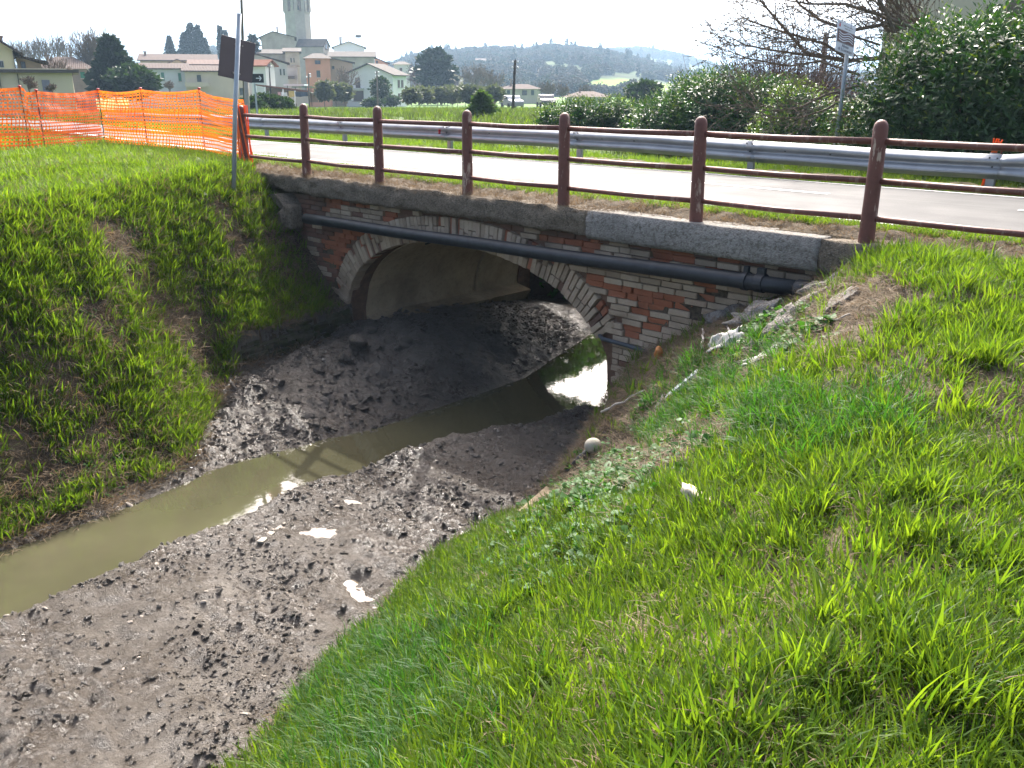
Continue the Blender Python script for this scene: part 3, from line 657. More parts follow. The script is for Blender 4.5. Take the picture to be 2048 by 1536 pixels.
# ------------------------------------------------------------------ signs
flat('zinc_pole', (.33, .37, .40), .45, .12, 5, .3); flat('sign_back_brown', (.085, .068, .072), .5, .10, 2); flat('sign_white', (.62, .64, .66), .4, .05); flat('sign_brown', (.12, .055, .045), .45, .08); flat('ink', (.03, .03, .04), .5, .05); flat('sign_black', (.018, .022, .028), .4, .1); flat('steel_clamp', (.30, .27, .24), .5, .2, 9, .5)
def text(name, body, size, loc, mat, parent, xscale=1.0, align='CENTER'):
    cu = bpy.data.curves.new(name, 'FONT'); cu.body = body; cu.size = size; cu.align_x = align; cu.align_y = 'CENTER'; cu.extrude = .0008
    t = bpy.data.objects.new(name, cu); me = bpy.data.meshes.new_from_object(t); bpy.data.objects.remove(t)
    o = link(name, me, mat, parent, loc); o.rotation_euler = (math.pi/2, 0, 0); o.scale = (xscale, 1, 1); return o
# brown sign seen from behind, in front of the railing
pb = Vector((-5.79, -.93, -.25)); zt = 2.28
sgn = empty('road_sign', pb, 0, 'brown road sign seen from behind on a leaning grey pole by the orange fence', 'road sign')
lean = Vector((.10, .10, 0)); 
MB().tube([(0, 0, -.3), tuple(lean*1.2+Vector((0, 0, 1.2))), tuple(lean*2.53+Vector((0, 0, 2.53)))], .033, 14).build('pole', MATS['zinc_pole'], sgn, smooth=True)
c0 = pb+lean*1.95+Vector((0, 0, 1.95))
pc = Vector(atR(473, 116, math.hypot(c0.x-CAM[0], c0.y-CAM[1])+.05))
face = math.radians(28); ux = Vector((math.cos(face), math.sin(face), 0))                 # along the plate
hw, hh = .307, .287; pc = Vector((-5.948, -.546, 1.676))
Mz = Matrix.Rotation(face, 4, 'Z')
o = MB().box((0, 0, 0), (2*hw, .006, 2*hh)).build('plate', MATS['sign_back_brown'], sgn, pc-pb, bevel=.002); o.rotation_mode = 'YXZ'; o.rotation_euler = (.0812, .1718, 1.7158)
for dz in (.20, -.20):
    for dx in (-.055, .055): MB().tube([(dx, -.03, dz), (dx, .0, dz)], .014, 8).build('clamp', MATS['steel_clamp'], sgn, pc-pb).rotation_euler = (.08, .17, 1.7158)
# waterway sign beyond the barrier
wb = Vector((-.47, 7.72, -.12)); ws = empty('waterway_sign', wb, 0, 'white and brown waterway name sign on a grey pole beside the laurel hedge', 'sign')
MB().tube([(0, 0, -.3), (.04, .0, 1.2), (.05, 0, 2.4)], .034, 12).build('pole', MATS['zinc_pole'], ws, smooth=True)
SA = math.radians(28+5); pan = Vector(atR(1690, 78, math.hypot(wb.x-CAM[0], wb.y-CAM[1])-.06))-wb
PW, PH = .50, .60; rotS = (0, 0, SA)
pl = MB().box((0, 0, 0), (PW, .012, PH)).build('panel', MATS['sign_white'], ws, pan, bevel=.003); pl.rotation_mode = 'YXZ'; pl.rotation_euler = (-.1491, .1899, 1.4509); pl.location = Vector((-.393, 7.537, 2.0537))-wb; pl.scale = (1.055, 1, .836)
def on(o, x, z, d=.0085): o.location = (x, -d, z); return o
on(MB().box((0, 0, 0), (PW*.96, .003, .225)).build('brown_field', MATS['sign_brown'], pl), 0, .005)
for k in range(4):
    V = []; n = 24
    for i in range(n+1):
        t = i/n; x = -.20+.40*t; z = .022*math.sin(-t*2*math.pi*1.15+.4)+.075-k*.046; V += [(x, 0, z-.0095), (x, 0, z+.0095)]
    on(MB().add(V, [(2*i, 2*i+2, 2*i+3, 2*i+1) for i in range(n)]).build('wave', MATS['sign_white'], pl), 0, .002, .0115)
for z in (.125, -.117): on(MB().box((0, 0, 0), (PW*.97, .002, .006)).build('rule', MATS['sign_brown'], pl), 0, z, .0078)
on(text('lettering', 'Alveo', .085, (0, 0, 0), MATS['ink'], pl, .95), .0, -.165, .0085); on(text('lettering', 'di S.Lorenzo', .078, (0, 0, 0), MATS['ink'], pl, .98), 0, -.24, .0085)
on(MB().box((0, 0, 0), (.035, .002, .062)).build('crest', MATS['red_reflector'], pl), -.19, .205, .0085)
on(MB().box((0, 0, 0), (.05, .002, .010)).build('crest', MATS['ink'], pl), -.19, .255, .0085)
for z, ln, dx in ((.222, .26, .05), (.175, .19, .055)):
    for k in range(int(ln/.016)):
        if k in (5, 9): continue
        on(MB().box((0, 0, 0), (.011, .002, .017)).build('small_print', MATS['steel_clamp'], pl), dx-ln/2+.016*k, z, .0085)
# small arrow sign farther down the road
ab = Vector(atR(516, 246, 34)); ab.z = ground_z(ab.x, ab.y)
ar = empty('arrow_sign', ab, 0, 'black direction board with white arrow partly behind the brown sign', 'sign')
ctr = Vector(atR(512, 156.5, 34))-ab; va = math.atan2(-ray(512, 156)[0], ray(512, 156)[1])
MB().tube([(0, 0, -.3), (0, 0, ctr.z+.15)], .03, 8).build('pole', MATS['zinc_pole'], ar)
bd = MB().box((0, 0, 0), (.60, .012, .29)).build('board', MATS['sign_black'], ar, ctr+Vector((0, -.05, 0))); bd.rotation_euler = (0, 0, va+.1)
for (x, z, w, h, r) in ((-.17, .062, .15, .035, 0), (-.17, -.062, .15, .035, 0), (-.11, .0, .035, .15, 0), (.12, 0, .16, .032, 0), (.185, .037, .10, .032, .85), (.185, -.037, .10, .032, -.85), (-.145, -.0, .05, .05, .78)):
    o = MB().box((0, 0, 0), (w, .003, h)).build('arrow_mark', MATS['sign_white'], bd); o.location = (x, -.0085, z); o.rotation_euler = (0, r, 0)
MB().box((0, 0, 0), (.60, .02, .02)).build('frame', MATS['sign_white'], bd, (0, 0, -.16))
# ------------------------------------------------------------------ poles
m = NT('pole_wood'); m.set(m.ramp(m.noise(6, 5, .7, True), [(.3, (.10, .088, .068)), (.7, (.17, .15, .115))]), .9, 0, .2); MATS['wood'] = m.m
flat('pole_concrete', (.32, .30, .27), .9, .15, 4); flat('insulator', (.75, .76, .78), .2, .05, spec=.7); flat('wood_dark', (.05, .042, .035), .9, .2)
def pole(label, px0, py0, px1, py1, R, rpx, mat, ins=(), name='utility_pole', cross=False):
    a = Vector(atR(px0, py0, R)); gz = min(a.z, ground_z(a.x, a.y)); t = Vector(atR(px1, py1, R))
    r = rpx/2/FPX*R; e_ = empty(name, (a.x, a.y, gz), 0, label, 'pole', 'utility poles')
    MB().tube([(0, 0, -.4), tuple((t-Vector((a.x, a.y, gz)))*.5), tuple(t-Vector((a.x, a.y, gz)))], [r*1.15, r, r*.85], 10).build('shaft', MATS[mat], e_, smooth=True)
    right = Vector((_e[0], _n[0], 0)); 
    for (dx, dy) in ins:
        p = t+right*(dx/FPX*R)+Vector((0, 0, -dy/FPX*R))-Vector((a.x, a.y, gz))
        b = MB(); s = max(.03, 2.6/FPX*R); b.tube([tuple(p-Vector((0, 0, s*.6))), tuple(p-Vector((0, 0, s*.2))), tuple(p+Vector((0, 0, s*.3))), tuple(p+Vector((0, 0, s*.6)))], [s*.35, s*.6, s*.55, s*.2], 8); b.build('insulator', MATS['insulator'], e_, smooth=True)
        q = t+Vector((0, 0, -(dy+2)/FPX*R))-Vector((a.x, a.y, gz)); MB().tube([tuple(q), tuple(p-Vector((0, 0, s*.5)))], s*.12, 5).build('arm', MATS['wood_dark'], e_)
    return e_
pole('thick concrete lower post behind the brown sign', 496, 262, 491, 128, 31, 9, 'pole_concrete')
pole('slender dark wooden pole rising above the brown sign', 488, 215, 481, -60, 45, 5.5, 'wood')
pole('dark wooden pole with white insulators standing alone in the field', 1025, 226, 1030.5, 119, 62, 5.5, 'wood_dark', ((-5, 4), (5, 4), (-5, 14), (5, 14)))
pole('thin pole with insulators in front of the white gabled house', 756, 232, 753.5, 142, 105, 3, 'wood', ((-3, 3), (3.5, 2), (-2.5, 9), (3.5, 9)))
pole('thin pole with insulators beside the laundry shed', 619, 222, 617, 147, 110, 3, 'wood', ((-4, 6), (3, 1), (3, 5)))
pole('short dark pole before the white low house', 541, 190, 538, 128, 120, 2.6, 'wood_dark', ((4, 4),))
pole('pale squared pole behind the bare branches', 1640, 185, 1653, 66, 27, 11, 'pole_concrete', ((9, 6),))
# ------------------------------------------------------------------ plants: generators
def leaf_cloud(P, N, size, rng, asp=.45, up=.3, jit=.6):
    """quads: one small bent leaf at every P, facing about N"""
    k = len(P); a = rng.normal(size=(k, 3)); a[:, 2] *= .6; a = a+N*jit; d = a/np.linalg.norm(a, axis=1, keepdims=True)
    u = np.cross(d, rng.normal(size=(k, 3))); u /= np.linalg.norm(u, axis=1, keepdims=True)
    s = size*(.6+.8*rng.random((k, 1)))
    w = u*s*asp*.5; mid = P+d*s*.5; tip = P+d*s
    V = np.stack([P, mid+w, tip, mid-w], 1).reshape(-1, 3); F = np.arange(4*k).reshape(-1, 4); return V, F
def leaves_obj(name, V, F, mat, parent, tint):
    return link(name, rawmesh(name, V, F, tint), mat, parent)
leafmat('laurel', (.014, .044, .012), (.045, .105, .022), .22, .42, .38, (1.6, 1.9, .5)); leafmat('laurel_young', (.05, .10, .015), (.13, .17, .02), .35, .4, .4)
m_t = NT('twig'); m_t.set(m_t.ramp(m_t.noise(4, 4, .6), [(.3, (.11, .085, .065)), (.7, (.20, .155, .115))]), .9, 0, .2); MATS['twig'] = m_t.m
m_t = NT('twig_red'); m_t.set(m_t.ramp(m_t.noise(4, 4, .6), [(.3, (.065, .035, .03)), (.7, (.13, .07, .058))]), .9, 0, .2); MATS['twig_red'] = m_t.m
def laurel(name, label, lobes, n_shoots, leaf, seed, group='laurel shrubs beyond the road', young=.12, upper=True):
    """lobes: (centre xyz, radii xyz). Shoots sit on the lobes' surface, each with a spiral of leaves."""
    rng = np.random.default_rng(seed); base = np.array([lobes[0][0][0], lobes[0][0][1], ground_z(lobes[0][0][0], lobes[0][0][1])])
    e_ = empty(name, tuple(base), 0, label, 'hedge' if 'hedge' in name else 'shrub', group)
    vol = np.array([l[1][0]*l[1][2]+l[1][1]*l[1][2]+l[1][0]*l[1][1] for l in lobes]); w = vol/vol.sum()
    PV = []; TV = []; YV = []; YT = []
    for li, (c, r) in enumerate(lobes):
        c = np.array(c); r = np.array(r); ns = int(n_shoots*w[li]); q = rng.normal(size=(ns, 3)); q /= np.linalg.norm(q, axis=1, keepdims=True); q[:, 2] = np.where(q[:, 2] < -.75, -q[:, 2], q[:, 2])
        amp = 1+.16*vn(q[:, 0]*3+li*5, q[:, 2]*3+q[:, 1]*2, seed)+.10*vn(q[:, 0]*8, q[:, 2]*8+q[:, 1]*5, seed+1)-.28*rng.random(ns)**2
        P = c+q*r*amp[:, None]; keep = np.ones(ns, bool)
        for lj, (c2, r2) in enumerate(lobes):
            if lj != li: keep &= (((P-np.array(c2))/np.array(r2))**2).sum(1) > .62
        keep &= P[:, 2] > base[2]+.05; P = P[keep]; q = q[keep]; ns = len(P)
        d = q/r; d /= np.linalg.norm(d, axis=1, keepdims=True); d = d*.65+np.array([0, 0, .55])+rng.normal(size=(ns, 3))*.28; d /= np.linalg.norm(d, axis=1, keepdims=True)
        for k in range(9):
            pos = P+d*leaf*(.0+.42*k-1.2); s1 = np.cross(d, [.3, .2, 1.0]); s1 /= np.linalg.norm(s1, axis=1, keepdims=True); s2 = np.cross(d, s1)
            a = k*2.4+rng.random(ns)*.9; rad = s1*np.cos(a)[:, None]+s2*np.sin(a)[:, None]; tl = .35+.5*(k/8)
            dirv = rad*(1-tl*.6)+d*tl; dirv /= np.linalg.norm(dirv, axis=1, keepdims=True)
            side = np.cross(dirv, d); side /= np.linalg.norm(side, axis=1, keepdims=True)+1e-9
            L = leaf*(.75+.5*rng.random((ns, 1)))*(1-.35*(k/8)); nrm = np.cross(side, dirv)
            p1 = pos+dirv*L*.45+side*L*.17+nrm*L*.05; p2 = pos+dirv*L-nrm*L*.10; p3 = pos+dirv*L*.45-side*L*.17+nrm*L*.05
            q4 = np.stack([pos, p1, p2, p3], 1)
            yg = rng.random(ns) < young*(k > 5)*2
            PV.append(q4[~yg].reshape(-1, 3)); TV.append(np.repeat(rng.random((~yg).sum()), 4)); YV.append(q4[yg].reshape(-1, 3)); YT.append(np.repeat(rng.random(yg.sum()), 4))
    PV = np.concatenate(PV)-base; YV = np.concatenate(YV)-base
    leaves_obj('foliage', PV, np.arange(len(PV)).reshape(-1, 4), MATS['laurel'], e_, np.concatenate(TV))
    if len(YV): leaves_obj('young_shoots', YV, np.arange(len(YV)).reshape(-1, 4), MATS['laurel_young'], e_, np.concatenate(YT))
    b = MB()                                        # stems inside
    for k in range(26):
        l = lobes[k % len(lobes)]; p = np.array(l[0]); g = ground_z(p[0], p[1]); x0 = p[0]+rng.uniform(-.7, .7)*l[1][0]; y0 = p[1]+rng.uniform(-.6, .3)*l[1][1]
        b.tube([(x0-base[0], y0-base[1], g-base[2]-.1), (x0+rng.uniform(-.2, .2)-base[0], y0+rng.uniform(-.2, .2)-base[1], p[2]-base[2]-.2*l[1][2]), (x0+rng.uniform(-.5, .5)*l[1][0]-base[0], y0+rng.uniform(-.4, .4)-base[1], p[2]+.6*l[1][2]-base[2])], [.03, .022, .008], 5)
    b.build('stems', MATS['twig'], e_)
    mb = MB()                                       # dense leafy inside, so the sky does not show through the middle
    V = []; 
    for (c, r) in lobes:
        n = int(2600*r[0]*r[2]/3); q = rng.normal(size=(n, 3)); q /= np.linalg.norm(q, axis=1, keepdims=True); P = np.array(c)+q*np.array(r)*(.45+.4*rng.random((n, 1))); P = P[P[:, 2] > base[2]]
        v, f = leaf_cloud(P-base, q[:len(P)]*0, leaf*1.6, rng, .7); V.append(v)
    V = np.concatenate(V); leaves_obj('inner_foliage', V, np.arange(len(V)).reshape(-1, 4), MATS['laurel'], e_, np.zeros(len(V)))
    return e_
def lobe(px, py, R, rx, ry, rz):                    # lobe centred at a spot of the photograph; radii in metres
    return (tuple(atR(px, py, R)), (rx, ry, rz))
# big hedge on the right
laurel('laurel_hedge', 'tall dark glossy laurel hedge on the right behind the barrier', [((2.2, 7.6, .95), (1.9, 1.2, 1.35)), ((1.0, 7.9, .75), (1.2, 1.1, 1.2)), ((3.6, 7.3, 1.0), (1.8, 1.2, 1.45)), ((5.2, 7.0, 1.0), (1.6, 1.2, 1.4)), ((.35, 8.1, .3), (.75, .9, .85)), ((2.9, 7.0, .35), (1.9, .7, .7))], 5200, .135, 5, young=.10)
laurel('laurel_shrub', 'broad rounded laurel shrub behind the middle of the barrier', [lobe(1440, 245, 23, 1.05, 1.0, 1.0), lobe(1330, 262, 23.5, .9, .9, .72), lobe(1530, 255, 22.5, .9, 1.0, .95), lobe(1390, 205, 24, .7, .7, .5)], 2600, .125, 6)
laurel('laurel_shrub', 'laurel shrub with yellowing leaves under the bare branches', [lobe(1590, 262, 20, .62, .8, .75), lobe(1560, 300, 19.5, .6, .6, .5)], 900, .12, 7, young=.6)
laurel('laurel_shrub', 'low loose laurel shrub beside the hipped roof house', [lobe(1165, 238, 27, .75, .7, .42), lobe(1235, 235, 27, .7, .7, .4), lobe(1110, 240, 27.5, .5, .5, .3)], 900, .12, 8, young=.25)
def branches(b, p, d, L, r, lev, rng, curv=.25, split=3, droop=0.0, minr=.004, buds=None):
    pts = [Vector(p)]; rad = [r]; n = 5 if lev > 0 else 4; d = Vector(d).normalized()
    for i in range(n):
        d = (d+Vector(rng.normal(size=3))*curv*.35+Vector((0, 0, -droop))).normalized(); pts.append(pts[-1]+d*L/n); rad.append(max(minr, r*(1-.62*(i+1)/n)))
    b.tube([tuple(q) for q in pts], rad, 6 if lev > 2 else 4 if lev > 0 else 3, False)
    if buds is not None and lev <= 1:
        for q in pts[1:]:
            if rng.random() < .8: buds.append((q, d.copy()))
    if lev == 0: return
    for k in range(split+int(rng.integers(0, 2))):
        t = .25+.75*(k+rng.random())/(split+1); i = min(n-1, int(t*n)); f = t*n-i; q = pts[i].lerp(pts[i+1], min(1, f))
        ax = Vector(rng.normal(size=3)); side = (ax-d*ax.dot(d)).normalized(); nd = (d*(.75+.2*rng.random())+side*(.55+.4*rng.random())).normalized()
        branches(b, q, nd, L*(.55+.25*rng.random()), max(minr, rad[i]*.62), lev-1, rng, curv, split, droop, minr, buds)
    branches(b, pts[-1], d, L*.65, rad[-1], lev-1, rng, curv, split, droop, minr, buds)
# bare tree on the right: trunk behind the hedge, long boughs reaching left over the sign
tb = Vector((1.6, 9.4, -.15)); bt = empty('bare_tree', tb, 0, 'leafless tree behind the laurel hedge with boughs reaching over the waterway sign', 'tree')
rng = np.random.default_rng(3); T = MB(); T.tube([(0, 0, -.2), (.05, 0, 1.2), (-.05, .05, 2.4), (.05, 0, 4.2)], [.20, .17, .15, .11], 9); T.tube([(.75, .3, -.2), (.85, .3, 2), (1.1, .3, 4.6)], [.15, .13, .10], 8); T.tube([(1.5, .2, -.2), (1.55, .2, 2.4), (1.4, .2, 4.6)], [.12, .11, .09], 8)
T.build('trunk', MATS['twig'], bt, smooth=True)
buds = []
def bough(pix, R0, R1, r0, lev, split):
    n = len(pix); pts = [Vector(atR(x, y, R0+(R1-R0)*i/(n-1)))-tb for i, (x, y) in enumerate(pix)]
    b = MB(); b.tube([tuple(p) for p in pts], [r0*(1-.7*i/(n-1)) for i in range(n)], 6, False)
    for i in range(n-1):
        for k in range(split):
            t = (k+rng.random())/split; q = pts[i].lerp(pts[i+1], t); d = (pts[i+1]-pts[i]).normalized(); ax = Vector(rng.normal(size=3)); side = (ax-d*ax.dot(d)).normalized()
            branches(b, q, d*.8+side*.6, .42+.42*rng.random(), r0*.30*(1-.5*i/n), lev, rng, .3, 2, .0, .0045, buds)
    branches(b, pts[-1], pts[-1]-pts[-2], .55, r0*.3, lev, rng, .3, 2, 0, .0045, buds)
    b.build('bough', MATS['twig'], bt)
bough([(1850, 70), (1770, 48), (1700, 62), (1640, 40), (1600, 10), (1570, -30)], 18.6, 17.6, .045, 1, 4)
bough([(1840, 60), (1760, 30), (1690, 8), (1620, 8), (1580, 2)], 18.6, 17.4, .04, 1, 4)
bough([(1830, 110), (1740, 118), (1690, 122), (1612, 106), (1580, 70), (1545, 30), (1520, 0)], 18.4, 17.2, .05, 1, 4)
bough([(1700, 120), (1650, 88), (1560, 62), (1500, 42), (1482, 32)], 18.0, 17.2, .03, 1, 5)
bough([(1690, 122), (1600, 108), (1540, 100), (1490, 90), (1465, 76)], 18.0, 17.0, .028, 1, 5)
bough([(1720, 150), (1640, 122), (1580, 132), (1500, 118), (1462, 104)], 17.8, 17.0, .026, 1, 5)
bough([(1720, 170), (1650, 190), (1600, 215), (1540, 222), (1490, 212)], 17.6, 16.8, .024, 1, 5)
bough([(1700, 190), (1650, 220), (1600, 235), (1550, 236), (1500, 226)], 17.6, 16.8, .02, 1, 4)
bough([(1760, 90), (1700, 70), (1640, 78), (1580, 80), (1540, 72)], 18.0, 17.2, .022, 1, 4)
bough([(1790, 70), (1770, 20), (1740, -30), (1700, -80)], 18.4, 17.6, .04, 1, 5)
for k in range(7):
    x = 1790+rng.uniform(-20, 60); bough([(x+40, 95), (x, 60+10*rng.normal()), (x-25+20*rng.normal(), 10+20*rng.normal()), (x-40+30*rng.normal(), -40)], 19.2, 18.6, .03, 1, 5)
V = []; nb_ = len(buds)
P = np.array([list(q[0]) for q in buds]); D = np.array([list(q[1]) for q in buds]); P = P+rng.normal(size=P.shape)*.012
v, f = leaf_cloud(P, D, .05, rng, .5, 0, 1.4); leaves_obj('bud_leaves', v, f, MATS['twig'], bt, np.zeros(len(v)))
# purplish thicket and thin upright saplings behind the shrubs
def thicket(name, label, px0, px1, py_base, py_top, R, n, mat, seed, lev=1, spread=.35, cat='shrub'):
    rng = np.random.default_rng(seed); c = Vector(atR((px0+px1)/2, py_base, R)); c.z = ground_z(c.x, c.y) if R < 60 else c.z
    e_ = empty(name, c, 0, label, cat, 'bare thickets'); b = MB()
    for k in range(n):
        px = px0+(px1-px0)*(k+rng.random())/n; a = Vector(atR(px, py_base, R+rng.uniform(-1, 1)))-c; a.z = 0; t = Vector(atR(px, py_top+(py_base-py_top)*.5*rng.random()**2, R))-c; L = max(.3, t.z-a.z)
        branches(b, a, Vector((rng.normal()*spread, rng.normal()*spread, 1)), L*.62, .006+.010*L/3, lev, rng, .18, 3, -.04, .004*R/20)
    b.build('twigs', MATS[mat], e_); return e_
thicket('thicket', 'dense purplish leafless thicket behind the laurel shrubs', 1500, 1640, 300, 118, 25.5, 150, 'twig_red', 12, 2, .3)
thicket('thicket', 'thin upright bare saplings left of the purplish thicket', 1395, 1500, 300, 122, 27, 30, 'twig', 13, 1, .12)
# ------------------------------------------------------------------ hills
RIGHT = Vector((_e[0], _n[0], 0)); FWD = Vector((_e[1], _n[1], 0))
def hill_mat(name, c_wood, c_field, c_bare, scale):
    m = NT(name); a = m.noise(scale, 4, .6); b = m.noise(scale*6, 5, .65)
    col = m.ramp(a, [(.38, c_wood), (.5, c_field), (.6, c_bare), (.68, c_wood)]); col = m.mix(m.ramp(b, [(.45, 0.0), (.6, .6)]), col, c_wood)
    col = m.mix(m.attr('green'), col, (.14, .22, .035)); col = m.mix(m.attr('plough'), col, (.12, .095, .075)); m.set(col, 1, 0, .05); MATS[name] = m.m
hill_mat('hill_near', (.030, .040, .020), (.07, .105, .035), (.09, .075, .055), .006); hill_mat('hill_far', (.03, .04, .025), (.07, .10, .04), (.08, .07, .05), .003); hill_mat('mountain', (.04, .05, .04), (.05, .06, .045), (.06, .06, .05), .0015)
GREEN = [(1230, 168, 62, 11), (1330, 175, 70, 8), (1180, 200, 40, 3)]; PLOUGH = [(1060, 156, 90, 10), (1150, 178, 110, 9)]
HZ = {}
def hill(name, label, sky, R0, R1, mat, rough=0.0, z0=-2.3):
    px = np.arange(-360, 2420, 12.0); sk = np.interp(px, [p[0] for p in sky], [p[1] for p in sky])
    rr = np.concatenate([np.linspace(R0, R1, 26), R1+(R1-R0)*np.array([.12, .3, .6, 1.0])])
    X = np.zeros((len(rr), len(px))); Y = X.copy(); Z = X.copy(); G = X.copy(); PL = X.copy()
    for j, p in enumerate(px):
        d = ray(p, HORY); d = d/np.hypot(d[0], d[1]); top = atR(p, sk[j], R1)[2]
        for i, r in enumerate(rr):
            t = np.clip((r-R0)/(R1-R0), 0, 1); s = t*t*(3-2*t)*.55+.45*t
            if r > R1: s = 1-.5*((r-R1)/(R1-R0))
            x, y = CAM[0]+d[0]*r, CAM[1]+d[1]*r; z = z0+(top-z0)*s
            z += rough*(top-z0)*.12*float(fbm(np.array(x/160), np.array(y/160), 77, 3))*math.sin(math.pi*min(1, t*.97))
            X[i, j], Y[i, j], Z[i, j] = x, y, z
            q = proj((x, y, z)); G[i, j] = max([1-((q[0]-a)/c)**2-((q[1]-b)/e)**2 for a, b, c, e in GREEN]+[0])*3; PL[i, j] = max([1-((q[0]-a)/c)**2-((q[1]-b)/e)**2 for a, b, c, e in PLOUGH]+[0])*2
    o = link(name, gridmesh(name, X, Y, Z, attrs={'green': np.clip(G, 0, 1), 'plough': np.clip(PL, 0, 1)}), MATS[mat]); prop(o, label, kind='structure'); HZ[label] = (px, rr, X, Y, Z); return o
hill('hill', 'wooded ridge behind the village', [(-400, 150), (0, 146), (300, 138), (420, 106), (470, 100), (520, 124), (600, 140), (700, 146), (790, 134), (830, 120), (870, 114), (950, 109), (1000, 107), (1050, 111), (1100, 101), (1150, 106), (1180, 108), (1240, 118), (1320, 140), (1400, 160), (1500, 172), (2400, 176)], 300, 760, 'hill_near', 1.0)
hill('hill', 'farther ridge with fields on the right', [(-400, 170), (900, 150), (1080, 112), (1150, 106), (1200, 107), (1250, 104), (1280, 102), (1320, 108), (1360, 117), (1400, 128), (1440, 140), (1500, 150), (1600, 156), (1800, 150), (2100, 140), (2400, 138)], 560, 1350, 'hill_far', 1.0)
hill('hill', 'pale mountain on the left horizon', [(-400, 98), (-60, 92), (0, 86), (40, 80), (90, 84), (150, 90), (205, 94), (255, 86), (300, 90), (350, 96), (420, 108), (520, 108), (600, 118), (800, 140), (1400, 168), (2400, 172)], 1600, 2700, 'mountain', .3)
# ------------------------------------------------------------------ far trees: generators
leafmat('conifer', (.008, .018, .009), (.022, .040, .018), .12, .6, .2); leafmat('cypress', (.008, .016, .008), (.018, .032, .014), .1, .6, .2); leafmat('olive', (.045, .058, .038), (.10, .115, .075), .2, .55, .3); leafmat('shrubgreen', (.012, .028, .010), (.035, .065, .018), .2, .55, .3); leafmat('pinebright', (.03, .065, .02), (.08, .13, .035), .25, .6, .2); leafmat('wood_grey', (.035, .030, .024), (.075, .062, .048), .1, .8, .1); leafmat('wood_green', (.018, .028, .014), (.045, .055, .028), .1, .8, .1)
def foot(px, py, R):
    p = Vector(atR(px, py, R)); return p
def crown_tree(name, label, px, base, top, R, wpx, shape, mat, n, leaf, group, seed, trunkfrac=.12, cat='tree'):
    rng = np.random.default_rng(seed); p = foot(px, base, R); Ht = atR(px, top, R)[2]-p.z; w = wpx/2/FPX*R*1.04
    e_ = empty(name, p, 0, label, cat, group); t = rng.random(n); a = rng.random(n)*2*math.pi
    if shape == 'cone': prof = (1-t)**.75*(.72+.28*np.abs(np.sin(t*34)))+.03
    elif shape == 'cypress': prof = np.minimum(1, (1-t)**.85*1.35)*np.minimum(1, .35+t*4)+.01
    elif shape == 'pine': prof = np.sqrt(np.clip(1-((t-.42)/.6)**2, 0, 1))*(.75+.25*np.sin(t*26))
    else: prof = np.sqrt(np.clip(1-(2*t-1)**2, 0, 1))
    lump = 1+.45*vn(np.cos(a)*1.8+t*6.0, np.sin(a)*1.8+t*4.0, seed)+.3*vn(np.cos(a)*4+t*9, np.sin(a)*4, seed+1)
    r = w*prof*lump*(1-.75*rng.random(n)**2.2); z = Ht*(trunkfrac+(1-trunkfrac)*t)
    P = np.stack([r*np.cos(a), r*np.sin(a), z], 1); N = np.stack([np.cos(a), np.sin(a), .3+0*a], 1)
    v, f = leaf_cloud(P, N, leaf, rng, .55, 0, .9); tint = np.repeat(rng.random(n)*.6+.4*t, 4); leaves_obj('crown', v, f, MATS[mat], e_, tint)
    b = MB(); b.tube([(0, 0, -.5), (0, 0, Ht*.45), (0, 0, Ht*.9)], [max(.05, .018*Ht), .012*Ht, .003*Ht], 6)
    for k in range(5): aa = rng.random()*6.28; b.tube([(0, 0, Ht*(trunkfrac+.1*k)), (w*.5*math.cos(aa), w*.5*math.sin(aa), Ht*(trunkfrac+.1*k+.12))], [.007*Ht, .003*Ht], 4)
    b.build('trunk', MATS['twig'], e_); return e_
def bare_tree(label, px, base, top, R, seed, lev=3, spread=.5, mat='twig', group='leafless trees about the village', split=3, name='bare_tree', up=-.05):
    rng = np.random.default_rng(seed); p = foot(px, base, R); Ht = atR(px, top, R)[2]-p.z; e_ = empty(name, p, 0, label, 'tree', group)
    T = MB(); h0 = .22*Ht; T.tube([(0, 0, -.5), (0, 0, h0*.5), (0, 0, h0)], [.022*Ht, .018*Ht, .016*Ht], 7); T.build('trunk', MATS[mat], e_)
    b = MB(); mr = .00024*R
    for k in range(4): aa = k*1.57+rng.random(); branches(b, Vector((0, 0, h0*(.75+.25*rng.random()))), Vector((spread*math.cos(aa), spread*math.sin(aa), 1)), Ht*.36, .011*Ht, lev, rng, .22, split, up, mr)
    b.build('branches', MATS[mat], e_); return e_
# ------------------------------------------------------------------ village houses
flat('render_cream', (.64, .55, .37), .9, .07, .5); flat('render_white', (.62, .62, .60), .9, .07, .5); flat('render_bright', (.85, .85, .85), .9, .03, .5); flat('render_beige', (.52, .44, .33), .9, .08, .5); flat('render_orange', (.60, .28, .17), .9, .10, .5); flat('stone_grey', (.34, .305, .26), .95, .22, .6, bump=.3, bscale=3); flat('stone_brick', (.27, .20, .155), .95, .2, .9); flat('render_ochre', (.52, .41, .26), .9, .08, .5); flat('render_grey', (.46, .45, .43), .9, .1, .5)
def tile_mat(name, c, c2):
    m = NT(name); a = m.noise(1.5, 5, .7); w = m.new('ShaderNodeTexWave'); w.inputs['Scale'].default_value = 1.6; w.inputs['Distortion'].default_value = .6; m.l.new(m.tc.outputs['Object'], w.inputs[0])
    m.set(m.ramp(a, [(.3, c), (.7, c2)]), .9, 0, .15); m.bump(w.outputs['Fac'], .5, .06); MATS[name] = m.m
tile_mat('tiles_brown', (.046, .031, .025), (.080, .054, .042)); tile_mat('tiles_red', (.15, .052, .026), (.21, .085, .048)); tile_mat('tiles_grey', (.055, .048, .042), (.09, .079, .069)); tile_mat('tiles_pink', (.085, .053, .042), (.125, .08, .063))
